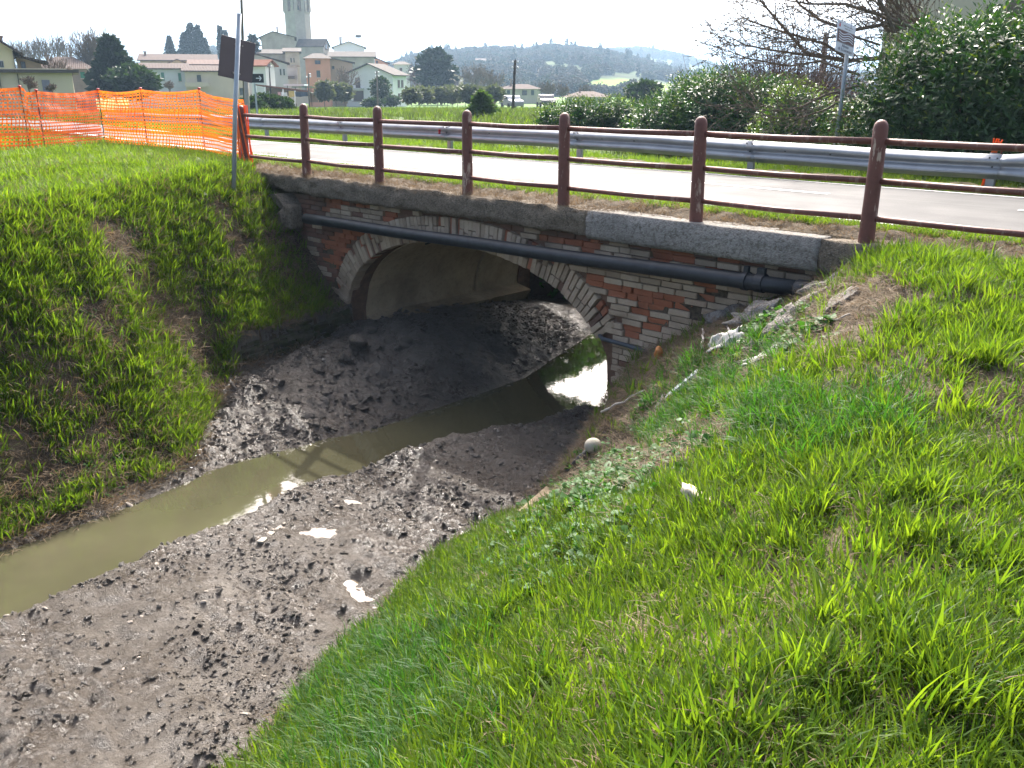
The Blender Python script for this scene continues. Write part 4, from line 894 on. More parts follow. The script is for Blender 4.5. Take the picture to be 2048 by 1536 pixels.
flat('shutter_green', (.025, .16, .09), .6, .1); flat('shutter_dark', (.045, .06, .055), .6, .1); flat('shutter_brown', (.075, .05, .042), .6, .1); flat('door_grey', (.22, .21, .24), .6, .1); flat('gutter', (.08, .065, .055), .6, .1)
m = NT('pane_glass'); m.set((.03, .035, .04), .08, 0, .6); MATS['pane'] = m.m
def house(name, label, R, x0, x1, base, eave, ridge, roof='side', wall='render_white', tile='tiles_brown', side=None, theta=28, depth=9, wins=(), swins=(), chim=(), cat='house', over=.45, apex=.5, extra=None, doors=()):
    left = side is not None and side < x0; phi = 0 if side is None else (math.radians(theta) if left else -math.radians(theta))
    near = x0 if left else x1; o_ = Vector(atR(near, base, R)); zb = o_.z; d = ray(near, HORY); va = math.atan2(-d[0], d[1])
    Wp = (Vector(atR(x1, base, R))-Vector(atR(x0, base, R))).length; Wd = Wp/math.cos(phi)
    Dp = depth if side is None else abs((Vector(atR(side, base, R))-Vector(atR(near, base, R))).length/math.sin(phi))
    he = atR(near, eave, R)[2]-zb; hr = atR((x0+x1)/2, ridge, R)[2]-zb
    e_ = empty(name, o_, va+phi, label, cat, 'houses of the village')
    xa, xb = (0, Wd) if left else (-Wd, 0); g = -3.0
    xm = xa+(xb-xa)*apex
    if roof == 'front':
        V = [(xa, 0, g), (xb, 0, g), (xb, 0, he), (xm, 0, hr), (xa, 0, he)]; V += [(x, Dp, z) for x, y, z in V]
        F = [(0, 1, 2, 3, 4), (9, 8, 7, 6, 5), (1, 6, 7, 2), (5, 0, 4, 9), (2, 7, 8, 3), (3, 8, 9, 4)]
    elif roof == 'side':
        V = [(xa, 0, g), (xa, Dp, g), (xa, Dp, he), (xa, Dp/2, hr), (xa, 0, he)]; V += [(xb, y, z) for x, y, z in V]; F = [(4, 3, 2, 1, 0), (5, 6, 7, 8, 9), (0, 5, 9, 4), (6, 1, 2, 7), (4, 9, 8, 3), (3, 8, 7, 2)]
    elif roof == 'shed':
        V = [(xa, 0, g), (xb, 0, g), (xb, 0, he), (xa, 0, hr), (xa, Dp, g), (xb, Dp, g), (xb, Dp, he), (xa, Dp, hr)]; F = [(0, 1, 2, 3), (5, 4, 7, 6), (1, 5, 6, 2), (4, 0, 3, 7), (3, 2, 6, 7)]
    else:
        V = [(xa, 0, g), (xb, 0, g), (xb, 0, he), (xa, 0, he), (xa, Dp, g), (xb, Dp, g), (xb, Dp, he), (xa, Dp, he)]; F = [(0, 1, 2, 3), (5, 4, 7, 6), (1, 5, 6, 2), (4, 0, 3, 7), (3, 2, 6, 7)]
    MB().add(V, F).build('wall', MATS[wall], e_)
    b = MB(); ov = over; th = .16
    def slab(q):
        b.add(list(q)+[(p[0], p[1], p[2]+th) for p in q], [(3, 2, 1, 0), (4, 5, 6, 7), (0, 1, 5, 4), (1, 2, 6, 5), (2, 3, 7, 6), (3, 0, 4, 7)])
    if roof == 'front':
        for xe, sg in ((xa, -1), (xb, 1)):
            k = (he-hr)/abs(xe-xm); slab([(xe+sg*ov, -ov, he+k*ov), (xm, -ov, hr+.01), (xm, Dp+ov, hr+.01), (xe+sg*ov, Dp+ov, he+k*ov)][::(1 if sg < 0 else -1)])
    elif roof == 'side':
        for ye, sg in ((0, -1), (Dp, 1)):
            k = (he-hr)/(Dp/2); slab([(xa-ov, ye+sg*ov, he+k*ov), (xb+ov, ye+sg*ov, he+k*ov), (xb+ov, Dp/2, hr+.01), (xa-ov, Dp/2, hr+.01)][::(1 if sg < 0 else -1)])
    elif roof == 'shed':
        slab([(xa-ov, -ov, hr+.02), (xb+ov, -ov, he+.02), (xb+ov, Dp+ov, he+.02), (xa-ov, Dp+ov, hr+.02)])
    elif roof == 'hip':
        i = min(Dp/2, (xb-xa)*.32); q = [(xa-ov, -ov, he), (xb+ov, -ov, he), (xb+ov, Dp+ov, he), (xa-ov, Dp+ov, he), (xa+i, Dp/2, hr), (xb-i, Dp/2, hr)]
        b.add(q, [(0, 1, 5, 4), (1, 2, 5), (2, 3, 4, 5), (3, 0, 4), (3, 2, 1, 0)])
    else: slab([(xa-ov, -ov, he), (xb+ov, -ov, he), (xb+ov, Dp+ov, he), (xa-ov, Dp+ov, he)])
    rf = b.build('roof', MATS[tile], e_)
    for (px, py, wpx) in chim:
        p = Vector(atR(px, py, R+Dp*.4)); l = e_.matrix_basis.inverted() @ p; s = wpx/FPX*R
        c = MB().box((0, 0, -.8), (s, s, 1.8)).box((0, 0, .15), (s*1.5, s*1.5, .12)).build('chimney', MATS['stone_brick'], rf, l)
    def opening(u, zlo, zhi, wd, kind, sidef):
        hgt = zhi-zlo; rotz = 0 if not sidef else (math.pi/2 if not left else -math.pi/2); loc = (u, -.03, (zlo+zhi)/2) if not sidef else ((.03 if not left else -.03), u, (zlo+zhi)/2)
        if kind in ('green', 'dark', 'brown', 'door'):
            f = MB().box((0, 0, 0), (wd, .10, hgt)).build('door' if kind == 'door' else 'shutter', MATS[{'green': 'shutter_green', 'dark': 'shutter_dark', 'brown': 'shutter_brown', 'door': 'door_grey'}[kind]], e_, loc); f.rotation_euler = (0, 0, rotz)
            MB().box((0, -.06, -hgt/2-.05), (wd*1.25, .14, .08)).build('sill', MATS['stone_grey'], f)
        else:
            f = MB().box((0, 0, 0), (wd*1.22, .08, hgt*1.12)).build('window', MATS['shutter_brown' if kind == 'glassb' else 'render_grey'], e_, loc); f.rotation_euler = (0, 0, rotz)
            for sx in (-.25, .25): MB().box((sx*wd, -.03, 0), (wd*.44, .06, hgt*.94)).build('pane', MATS['pane'], f)
    for (a, t, c, bt, kind) in wins:
        fx = ((a+c)/2-x0)/(x1-x0); opening(xa+(xb-xa)*fx, atR(a, bt, R)[2]-zb, atR(a, t, R)[2]-zb, (c-a)/(x1-x0)*Wd, kind, False)
    for (a, t, c, bt, kind) in swins:
        fx = abs(((a+c)/2-near)/(side-near)); opening(Dp*fx, atR(a, bt, R)[2]-zb, atR(a, t, R)[2]-zb, abs((c-a)/(side-near))*Dp, kind, True)
    e_['_w'] = Wd; e_['_zb'] = zb
    return e_, xa, xb, Dp, he, hr
def part_front(H_, R, x0, x1, box_px, dep, mat, name, yoff=0):        # a projecting slab on a front wall, given by its outline in the photograph
    e_, xa, xb, Dp, he, hr = H_; a, t, c, bt = box_px; W_ = xb-xa; zb = e_['_zb']
    zl, zh = atR(a, bt, R)[2]-zb, atR(a, t, R)[2]-zb; xl, xr = xa+W_*(a-x0)/(x1-x0), xa+W_*(c-x0)/(x1-x0)
    return MB().box(((xl+xr)/2, -dep/2-.02-yoff, (zl+zh)/2), (xr-xl, dep, zh-zl)).build(name, MATS[mat], e_)
h = house('house', 'cream gabled house at the far left edge', 72, -60, 40, 190, 100, 62, 'front', 'render_cream', 'tiles_brown', depth=10, wins=[(9, 122, 17, 135, 'glass'), (-30, 122, -20, 135, 'glass')], chim=[(2, 78, 5)], apex=.42, over=.6)
part_front(h, 72, -60, 40, (39, 102, 40.5, 190), .15, 'gutter', 'downpipe')
h = house('porch_house', 'dark lean-to porch roof beside the cream gabled house', 74, 44, 92, 190, 128, 113, 'shed', 'stone_brick', 'tiles_brown', depth=6, wins=[(52, 124, 60, 137, 'glassb')])
h = house('outbuilding', 'long low cream outbuilding with flat roof behind the orange fence', 55, -60, 150, 192, 146, 138, 'flat', 'render_cream', 'gutter', depth=7, over=.35, wins=[(86, 160, 102, 188, 'door')])
for x in (2, 39): part_front(h, 55, -60, 150, (x, 147, x+1.4, 192), .08, 'gutter', 'downpipe')
part_front(h, 55, -60, 150, (-60, 136, 140, 143), .05, 'render_cream', 'parapet', .2)
house('house', 'brownish brick house with hipped roof and one green shutter', 112, 84, 190, 188, 138, 111, 'hip', 'stone_brick', 'tiles_brown', depth=10, wins=[(166, 144, 175, 156, 'green')])
house('farmhouse', 'long pale farmhouse with two narrow green shutters', 142, 255, 378, 188, 138, 127, 'side', 'render_white', 'tiles_brown', depth=9, wins=[(326, 145, 332, 161, 'green'), (360, 146, 366, 162, 'green')])
h = house('house', 'beige house with balcony joined to the long farmhouse', 136, 374, 500, 190, 143, 132, 'side', 'render_beige', 'tiles_brown', depth=9, wins=[(397, 150, 405, 164, 'dark'), (470, 150, 476, 162, 'dark'), (480, 176, 492, 190, 'dark')])
part_front(h, 136, 374, 500, (373, 164, 420, 174), 1.0, 'render_beige', 'balcony')
house('house', 'wide house with low brown roof behind the long farmhouse', 176, 286, 436, 175, 122, 108, 'side', 'render_ochre', 'tiles_brown', side=None, depth=12, chim=[(290, 105, 4), (345, 114, 5)])
house('house', 'small ochre gable with pinkish roof behind the beige house', 160, 336, 384, 178, 130, 120, 'front', 'render_ochre', 'tiles_pink', depth=14)
house('house', 'pink tiled house left of the brown sign', 158, 384, 470, 178, 130, 120, 'side', 'render_ochre', 'tiles_pink', depth=9)
house('house', 'low white house with red roof just right of the brown sign', 128, 505, 535, 190, 130, 121, 'side', 'render_white', 'tiles_red', side=553, theta=30, swins=[(539, 127, 544, 133, 'dark')])
house('house', 'grey house under a long sloping brown roof beside the low white house', 150, 490, 578, 190, 128, 101, 'shed', 'render_grey', 'tiles_brown', depth=10, wins=[(563, 138, 566, 150, 'dark'), (570, 138, 573, 150, 'dark')])
house('stone_house', 'tall grey gabled stone building below the church tower', 205, 531, 597, 190, 75, 64, 'front', 'stone_grey', 'tiles_grey', depth=14, apex=.36, chim=[(554, 55, 3)])
house('stone_house', 'grey stone house with lean-to roof in front of the tall stone building', 188, 524, 584, 190, 108, 99, 'side', 'stone_grey', 'tiles_grey', depth=8, wins=[(577, 116, 580, 126, 'dark')])
house('stone_house', 'narrow stepped stone house with small windows left of the orange house', 180, 576, 604, 190, 104, 96, 'side', 'stone_grey', 'tiles_grey', depth=8, wins=[(586, 116, 588.5, 125, 'dark'), (592, 116, 594, 125, 'dark'), (587, 140, 590, 148, 'dark')])
h = house('house', 'low stone house with terrace railing below the stepped stone house', 165, 566, 598, 190, 132, 127, 'flat', 'render_grey', 'stone_grey', depth=7, wins=[(570, 140, 573, 150, 'dark')])
part_front(h, 165, 566, 598, (556, 152, 592, 158), 1.2, 'gutter', 'terrace_railing')
# church: nave and tower
house('church', 'grey stone church nave with low tiled roof right of the tower', 232, 600, 652, 185, 92, 78, 'side', 'stone_grey', 'tiles_grey', side=664, theta=22, over=.3, cat='church', swins=[(656, 88, 659, 98, 'glassb')])
tw = Vector(atR(603, 150, 240)); zt_ = [atR(591, y, 240)[2]-tw.z for y in (150, 75, 27, 25, 1, -22, -30)]; TWR = 22.2/FPX*240*1.04
tower = empty('bell_tower', tw, 0, 'tall octagonal stone bell tower of the village church', 'tower')
m = NT('tower_stone'); a = m.noise(.5, 5, .6, True); b = m.noise(2.2, 5, .7, True); m.set(m.mix(m.ramp(b, [(.45, 0.0), (.7, .5)]), m.ramp(a, [(.3, (.31, .28, .24)), (.7, (.41, .37, .32))]), (.30, .265, .23)), .95, 0, .1); MATS['tower'] = m.m
b = MB(); b.tube([(0, 0, -8), (0, 0, zt_[2])], TWR, 8); b.build('shaft', MATS['tower'], tower)
b = MB(); b.tube([(0, 0, zt_[2]), (0, 0, zt_[2]+.35)], TWR*1.04, 8); b.build('cornice', MATS['tower'], tower)
b = MB()
for k in range(8):
    a0 = (k+.5)*math.pi/4+.0; r_ = TWR*.985
    for s in (-1, 1):                              # two piers a side leave the bell opening between them
        c = Vector((r_*.955*math.cos(a0), r_*.955*math.sin(a0), 0)); tv = Vector((-math.sin(a0), math.cos(a0), 0)); p = c+tv*s*TWR*.275
        M_ = Matrix.Rotation(a0, 3, 'Z'); b.box((p.x*.94, p.y*.94, (zt_[2]+.3+zt_[5])/2), (.9, TWR*.24, zt_[5]-zt_[2]-.3), M_)
b.build('belfry', MATS['tower'], tower)
b = MB(); b.tube([(0, 0, zt_[5]), (0, 0, zt_[5]+.5), (0, 0, zt_[6]+3)], [TWR*1.08, TWR*1.08, .3], 8); b.build('tower_roof', MATS['tiles_grey'], tower)
b = MB(); b.tube([(0, 0, zt_[3]+.6), (0, 0, zt_[3]+.7), (0, 0, zt_[3]+1.5), (0, 0, zt_[3]+1.9)], [.75, .7, .45, .1], 12); b.build('bell', MATS['shutter_dark'], tower, (0, 0, 0))
h = house('house', 'orange house with grey hipped roof below the church', 160, 615, 664, 190, 117, 105, 'hip', 'render_orange', 'tiles_grey', depth=8, wins=[(635, 121, 644, 128, 'glassb'), (636, 141, 643, 154, 'dark')])
house('house', 'ochre wing with sloping eave joined to the orange house', 164, 664, 708, 190, 127, 116, 'shed', 'render_ochre', 'tiles_grey', depth=8, wins=[(667, 132, 672, 138, 'dark')])
house('house', 'long low grey house under a wide grey roof above the white gabled house', 200, 664, 752, 190, 114, 103, 'side', 'stone_grey', 'tiles_grey', depth=9)
house('house', 'upper white gabled house with chimney on the skyline', 225, 672, 733, 185, 95, 84, 'front', 'render_bright', 'tiles_grey', depth=10, chim=[(680, 76, 3)])
h = house('house', 'large white gabled house with balcony and garage door', 158, 691, 787, 206, 149, 128, 'front', 'render_white', 'tiles_grey', side=815, theta=24, over=.6, apex=.51, wins=[(712, 155, 721, 176, 'brown'), (706, 182, 727, 203, 'brown'), (742, 178, 744, 192, 'dark'), (771, 180, 774, 196, 'dark')], swins=[(797, 160, 801, 175, 'brown'), (804, 160, 808, 175, 'brown'), (797, 187, 801, 199, 'brown'), (804, 187, 808, 199, 'brown')])
part_front(h, 158, 691, 787, (684, 176, 729, 179), 1.3, 'render_grey', 'balcony'); part_front(h, 158, 691, 787, (684, 169, 729, 170), .1, 'gutter', 'balcony_rail', 1.2)
house('house', 'small white house with flat hipped roof behind the large white house', 215, 790, 821, 190, 129, 122, 'hip', 'render_white', 'tiles_grey', depth=8, wins=[(801, 136, 806, 145, 'brown')])
house('house', 'pinkish house end with sloping roof behind the long grey house', 222, 752, 778, 185, 128, 114, 'shed', 'render_orange', 'tiles_brown', depth=9, wins=[(755, 122, 758, 128, 'glassb')])
house('house', 'small house with brown shutter half hidden by the dark pine', 238, 902, 927, 195, 156, 144, 'shed', 'render_beige', 'tiles_brown', depth=8, wins=[(908, 163, 918, 171, 'brown')])
house('house', 'low house with wide brown roof behind the field pole', 186, 998, 1081, 205, 178, 168, 'hip', 'render_beige', 'tiles_brown', depth=9, wins=[(1014, 180, 1020, 188, 'dark'), (1045, 181, 1053, 190, 'glassb'), (1062, 180, 1068, 190, 'dark')], chim=[(1022, 160, 4)])
house('house', 'low white house with hipped brown roof behind the laurel shrubs', 112, 1130, 1213, 214, 194, 183, 'hip', 'render_bright', 'tiles_brown', depth=9, wins=[(1175, 198, 1182, 208, 'glassb'), (1196, 198, 1202, 208, 'glassb')], chim=[(1160, 181, 3)])
house('house', 'white farmhouse on the wooded hillside', 520, 952, 986, 133, 121, 117, 'side', 'render_bright', 'tiles_brown', depth=10, wins=[(955, 124, 957, 128, 'dark'), (962, 124, 964, 128, 'dark')])
house('house', 'faint pink house high on the hillside', 600, 1040, 1070, 122, 113, 109, 'side', 'tiles_pink', 'tiles_brown', depth=10)
house('shed', 'low pale shed on the hillside below the ridge', 480, 1100, 1125, 140, 134, 132, 'side', 'render_bright', 'tiles_grey', depth=8)
house('building', 'tall beige building behind the bare tree and hedge', 44, 1748, 2060, 200, -90, -110, 'side', 'render_beige', 'tiles_brown', side=None, depth=9, wins=[(1950, 10, 1975, 55, 'brown')], cat='building')
# laundry shed: long lean-to roof with a red edge, posts and washing
sh = Vector(atR(510, 206, 118)); shed = empty('laundry_shed', sh, 0, 'long low shed with red roof edge and washing hung beneath', 'shed')
def rp(px, py, R=118): return Vector(atR(px, py, R))-sh
q = [rp(508, 170), rp(620, 184)]; up = Vector((0, 0, .12)); back = FWD*5
MB().add([tuple(q[0]), tuple(q[1]), tuple(q[1]+back+Vector((0, 0, -.25))), tuple(q[0]+back+Vector((0, 0, -.25)))]+[tuple(p+up) for p in (q[0], q[1], q[1]+back+Vector((0, 0, -.25)), q[0]+back+Vector((0, 0, -.25)))], [(3, 2, 1, 0), (4, 5, 6, 7), (0, 1, 5, 4), (1, 2, 6, 5), (2, 3, 7, 6), (3, 0, 4, 7)]).build('roof', MATS['tiles_red'], shed)
for px in (512, 530, 566, 590, 618): MB().tube([tuple(rp(px, 210)), tuple(rp(px, 171+(px-508)*.125))], .09, 6).build('post', MATS['render_bright'], shed)
MB().add([tuple(rp(508, 206)+back), tuple(rp(620, 206)+back), tuple(rp(620, 184)+back), tuple(rp(508, 170)+back)], [(0, 1, 2, 3)]).build('back_wall', MATS['stone_brick'], shed)
wl_ = rp(588, 206); MB().add([tuple(rp(556, 207)), tuple(rp(618, 207)), tuple(rp(618, 193)), tuple(rp(556, 191)), tuple(rp(556, 207)+FWD*.3), tuple(rp(618, 207)+FWD*.3), tuple(rp(618, 193)+FWD*.3), tuple(rp(556, 191)+FWD*.3)], [(0, 1, 2, 3), (5, 4, 7, 6), (3, 2, 6, 7), (1, 5, 6, 2), (4, 0, 3, 7)]).build('garden_wall', MATS['render_grey'], shed)
flat('cloth_pink', (.65, .35, .35), .9); flat('cloth_white', (.7, .7, .7), .9); flat('cloth_yellow', (.62, .45, .16), .9); flat('cloth_navy', (.05, .07, .10), .9)
def cloth(name, label, px0, px1, py0, py1, mat, R=116.5):
    V = []; n = 8
    for i in range(n+1):
        t = i/n; px = px0+(px1-px0)*t; w = FWD*(.12*math.sin(t*9)); V += [tuple(Vector(atR(px, py0+(px-510)*.0, R))+w*.3), tuple(Vector(atR(px+1, py1+.8*math.sin(t*5), R))+w)]
    c = Vector(V[0]); o = MB().add([tuple(Vector(v)-c) for v in V], [(2*i, 2*i+2, 2*i+3, 2*i+1) for i in range(n)]).build(name, MATS[mat], None, c); s = o.modifiers.new('solid', 'SOLIDIFY'); s.thickness = .03; prop(o, label, 'laundry', 'washing hung at the shed')
cloth('laundry', 'pink cloth hung on the washing line', 555, 561, 184, 192, 'cloth_pink'); cloth('laundry', 'white cloth hung next to the pink one', 562, 565, 184, 193, 'cloth_white'); cloth('laundry', 'pale cloth hung left of the yellow cloth', 567, 574, 185, 192, 'cloth_white'); cloth('laundry', 'yellow cloth hung on the washing line', 577, 588, 182, 194, 'cloth_yellow'); cloth('laundry', 'dark navy sheet hung right of the yellow cloth', 590, 615, 184, 193, 'cloth_navy')
for (a, c, y, lab, mt) in ((574, 612, 170, 'white corrugated sheet roof above the laundry shed', 'render_bright'), (590, 622, 174, 'green edged sheet roof beside the thin pole', 'shutter_green')):
    p = Vector(atR((a+c)/2, y, 122)); w = (c-a)/FPX*122; e_ = empty('canopy_roof', p, 0, lab, 'canopy', 'sheet roofs by the laundry shed'); o = MB().box((0, 0, 0), (w, 3, .12)).build('sheet', MATS[mt], e_); o.rotation_euler = (0, 0, math.atan2(_n[0], _e[0]))
    for sx in (-.45, .45): o = MB().tube([tuple(RIGHT*sx*w+Vector((0, 0, -3.2))), tuple(RIGHT*sx*w)], .05, 6).build('post', MATS['gutter'], e_)
# distant tower crane jib over the roofs
cp = Vector(atR(683, 95, 300)); cr = empty('tower_crane', cp, 0, 'faint tower crane with long jib above the upper white house', 'crane')
b = MB(); t0 = Vector(atR(683, 74, 300))-cp; t1 = Vector(atR(776, 70, 300))-cp
for k in range(14): p = t0.lerp(t1, k/14); q_ = t0.lerp(t1, (k+1)/14); b.tube([tuple(p), tuple((p+q_)/2+Vector((0, 0, .7))), tuple(q_)], .06, 3)
b.tube([tuple(t0), tuple(t1)], .09, 4); b.build('jib', MATS['render_grey'], cr)
MB().tube([(0, 0, -12), tuple(t0)], .18, 4).build('mast', MATS['render_grey'], cr); MB().box(tuple(t0.lerp(t1, .36)), (1.2, 1.2, .8)).build('trolley', MATS['gutter'], cr)
# ------------------------------------------------------------------ village trees
crown_tree('conifer', 'dark conifer left of the long farmhouse', 232, 196, 80, 96, 66, 'cone', 'conifer', 3400, .75, 'conifers about the village', 21)
crown_tree('evergreen_bush', 'rounded dark evergreen bush in front of the long farmhouse', 272, 196, 134, 92, 66, 'round', 'shrubgreen', 2600, .55, 'evergreens about the village', 22, .02, 'bush')
for k, (px, b_, t, w, lab) in enumerate(((344, 130, 74, 15, 'single slim cypress left of the cypress clump'), (388, 125, 47, 27, 'tallest cypress of the clump above the farmhouse roofs'), (374, 125, 66, 22, 'left shoulder cypress of the clump'), (402, 125, 52, 20, 'slim pointed cypress right of the tallest one'), (413, 125, 78, 14, 'short cypress at the right end of the clump'), (445, 120, 53, 9, 'thin cypress tip showing over the brown sign'), (455, 120, 62, 8, 'shorter cypress tip showing over the brown sign'))):
    crown_tree('cypress', lab, px, b_, t, 262, w, 'cypress', 'cypress', 2200, .62, 'cypresses above the village', 30+k, .03)
crown_tree('conifer', 'small layered conifer right of the brown sign', 509, 130, 73, 190, 22, 'cone', 'conifer', 900, .8, 'conifers about the village', 41, .2)
crown_tree('pine_tree', 'big dark pine right of the large white house', 872, 192, 104, 176, 66, 'pine', 'conifer', 3600, 1.1, 'conifers about the village', 42, .10)
crown_tree('young_pine', 'young bright pine in the field behind the railing', 962, 246, 186, 42, 58, 'cone', 'pinebright', 2600, .22, 'conifers about the village', 43, .02)
crown_tree('evergreen_tree', 'dark tree clump left of the laurel shrubs', 1288, 214, 166, 92, 56, 'round', 'shrubgreen', 2200, .5, 'evergreens about the village', 44, .05)
for k, (px, b_, t, w, R, lab, mt) in enumerate(((649, 206, 164, 26, 112, 'round grey-green olive beside the laundry shed', 'olive'), (672, 204, 168, 24, 116, 'second olive right of the laundry shed', 'olive'), (690, 206, 170, 22, 118, 'olive tree against the balcony of the white house', 'olive'), (762, 212, 156, 32, 130, 'dark leafy tree before the white gabled house', 'shrubgreen'), (783, 213, 195, 26, 128, 'dark low bush at the corner of the white gabled house', 'shrubgreen'), (746, 214, 200, 28, 124, 'low hedge bush under the white gabled house', 'shrubgreen'))):
    crown_tree('olive_tree' if mt == 'olive' else 'garden_tree', lab, px, b_, t, R, w, 'round', mt, 900, .5, 'garden trees of the village', 50+k, .15)
for k in range(15):
    px = 826+k*11.5+RNG.uniform(-3, 3); crown_tree('olive_tree', ['first', 'second', 'third', 'fourth', 'fifth', 'sixth', 'seventh', 'eighth', 'ninth', 'tenth', 'eleventh', 'twelfth', 'thirteenth', 'fourteenth', 'fifteenth'][k]+' olive from the left in the grey-green grove behind the railing', px, 213+RNG.uniform(-3, 5), 176+RNG.uniform(-2, 8), 110+RNG.uniform(-12, 14), 30+RNG.uniform(-5, 5), 'round', 'olive', 700, .5, 'olive grove', 60+k, .28)
for k, (px, b_, t, w, R, lab) in enumerate(((530, 222, 192, 50, 62, 'dark evergreen hedge clump behind the first railing posts'), (560, 222, 198, 40, 64, 'second dark hedge clump behind the railing'), (505, 222, 200, 34, 60, 'dark bush just right of the concrete post'))): crown_tree('evergreen_bush', lab, px, b_, t, R, w, 'round', 'shrubgreen', 1500, .32, 'evergreens about the village', 80+k, .0, 'bush')
for k, (px, t) in enumerate(((40, 74), (55, 70), (83, 62), (100, 68), (116, 60), (130, 62), (70, 76), (142, 80))): bare_tree(['first', 'second', 'fourth', 'fifth', 'sixth', 'seventh', 'third', 'eighth'][k]+' leafless poplar from the left above the cream outbuilding', px, 150, t, 175, 100+k, 2, .22, 'twig', 'row of leafless poplars', 3, 'bare_poplar', -.12)
for k, (px, t, lab) in enumerate(((184, 58, 'tall leafless poplar left of the dark conifer'), (196, 66, 'leafless poplar between two taller ones'), (212, 56, 'tallest leafless poplar next to the dark conifer'))): bare_tree(lab, px, 190, t, 118, 110+k, 3, .2, 'twig', 'leafless poplars by the conifer', 3, 'bare_poplar', -.12)
for k, (px, b_, t, R, lab, mt) in enumerate(((60, 192, 150, 46, 'small pruned leafless tree before the cream outbuilding', 'twig'), (118, 192, 108, 78, 'leafless tree before the brownish brick house', 'twig'), (694, 200, 132, 140, 'leafless tree before the ochre wing', 'twig'), (952, 200, 124, 170, 'leafless tree left of the field pole', 'twig'), (985, 202, 136, 165, 'leafless tree close to the field pole', 'twig'), (845, 190, 122, 200, 'reddish leafless tree behind the dark pine', 'twig_red'), (833, 186, 128, 205, 'reddish leafless tree left of the dark pine', 'twig_red'), (1095, 205, 160, 150, 'low leafless tree right of the brown roofed house', 'twig'), (1125, 205, 166, 150, 'leafless tree behind the hipped roof house', 'twig'), (980, 225, 196, 62, 'small leafless tree beside the young pine', 'twig'), (340, 190, 160, 110, 'leafless shrub against the long farmhouse', 'twig'), (105, 190, 165, 50, 'leafless shrub against the outbuilding door', 'twig'), (1170, 206, 168, 160, 'thin leafless tree far behind the hipped roof', 'twig'))):
    bare_tree(lab, px, b_, t, R, 120+k, 3, .55, mt)
flat('car_paint_dark', (.03, .032, .035), .25, .05, spec=.6); flat('car_paint_grey', (.22, .24, .26), .25, .05, spec=.6); flat('tyre', (.02, .02, .02), .9)
def car(label, px, py, R, mat, rz):
    p = Vector(atR(px, py, R)); e_ = empty('parked_car', p, rz, label, 'car', 'cars parked in the gardens'); pr = [(-2.1, .3), (-2.15, .75), (-1.9, .95), (-1.0, 1.02), (-.5, 1.45), (.9, 1.48), (1.6, 1.05), (2.05, .95), (2.1, .35)]
    V = [(x, y, z) for y in (-.82, .82) for x, z in pr]; n = len(pr); b = MB().add(V, [tuple(range(n)), tuple(range(2*n-1, n-1, -1))]+[(i, i+n, (i+1) % n+n, (i+1) % n) for i in range(n)]); b.build('body', MATS[mat], e_, bevel=.05)
    for y in (-.83, .83):
        MB().add([(-.85, y, 1.05), (1.3, y, 1.07), (.82, y, 1.40), (-.42, y, 1.38)], [(0, 1, 2, 3)]).build('side_window', MATS['pane'], e_)
        for x in (-1.35, 1.3): MB().tube([(x, y-.09, .32), (x, y+.09, .32)], .32, 14).build('wheel', MATS['tyre'], e_)
car('grey car parked behind the field pole', 1024, 217, 112, 'car_paint_grey', 2.65); car('dark car parked left of the hipped roof house', 1092, 216, 108, 'car_paint_dark', 2.45)
# ------------------------------------------------------------------ scattered plants and clods
def scatter(name, label, P, rot, scl, idx, protos, kind='stuff'):
    coll = bpy.data.collections.new(name+'_kinds')
    for o in protos: coll.objects.link(o)
    me = bpy.data.meshes.new(name); me.vertices.add(len(P)); me.vertices.foreach_set('co', np.asarray(P, np.float32).ravel())
    a = me.attributes.new('rot', 'FLOAT_VECTOR', 'POINT'); a.data.foreach_set('vector', np.asarray(rot, np.float32).ravel())
    a = me.attributes.new('scl', 'FLOAT_VECTOR', 'POINT'); a.data.foreach_set('vector', np.asarray(scl, np.float32).ravel())
    a = me.attributes.new('idx', 'INT', 'POINT'); a.data.foreach_set('value', np.asarray(idx, np.int32))
    o = link(name, me); prop(o, label, kind=kind)
    g = bpy.data.node_groups.new(name, 'GeometryNodeTree'); g.interface.new_socket('Geometry', in_out='INPUT', socket_type='NodeSocketGeometry'); g.interface.new_socket('Geometry', in_out='OUTPUT', socket_type='NodeSocketGeometry')
    n = g.nodes; gi = n.new('NodeGroupInput'); go = n.new('NodeGroupOutput'); ip = n.new('GeometryNodeInstanceOnPoints'); ci = n.new('GeometryNodeCollectionInfo')
    ci.inputs['Collection'].default_value = coll; ci.inputs['Separate Children'].default_value = True; ci.inputs['Reset Children'].default_value = True
    ip.inputs['Pick Instance'].default_value = True
    def na(nm, t): k = n.new('GeometryNodeInputNamedAttribute'); k.data_type = t; k.inputs['Name'].default_value = nm; return next(s for s in k.outputs if s.enabled and s.name == 'Attribute')
    e2r = n.new('FunctionNodeEulerToRotation'); L = g.links
    L.new(gi.outputs[0], ip.inputs['Points']); L.new(ci.outputs[0], ip.inputs['Instance']); L.new(na('idx', 'INT'), ip.inputs['Instance Index'])
    L.new(na('rot', 'FLOAT_VECTOR'), e2r.inputs[0]); L.new(e2r.outputs[0], ip.inputs['Rotation']); L.new(na('scl', 'FLOAT_VECTOR'), ip.inputs['Scale']); L.new(ip.outputs[0], go.inputs[0])
    md = o.modifiers.new('scatter', 'NODES'); md.node_group = g; return o
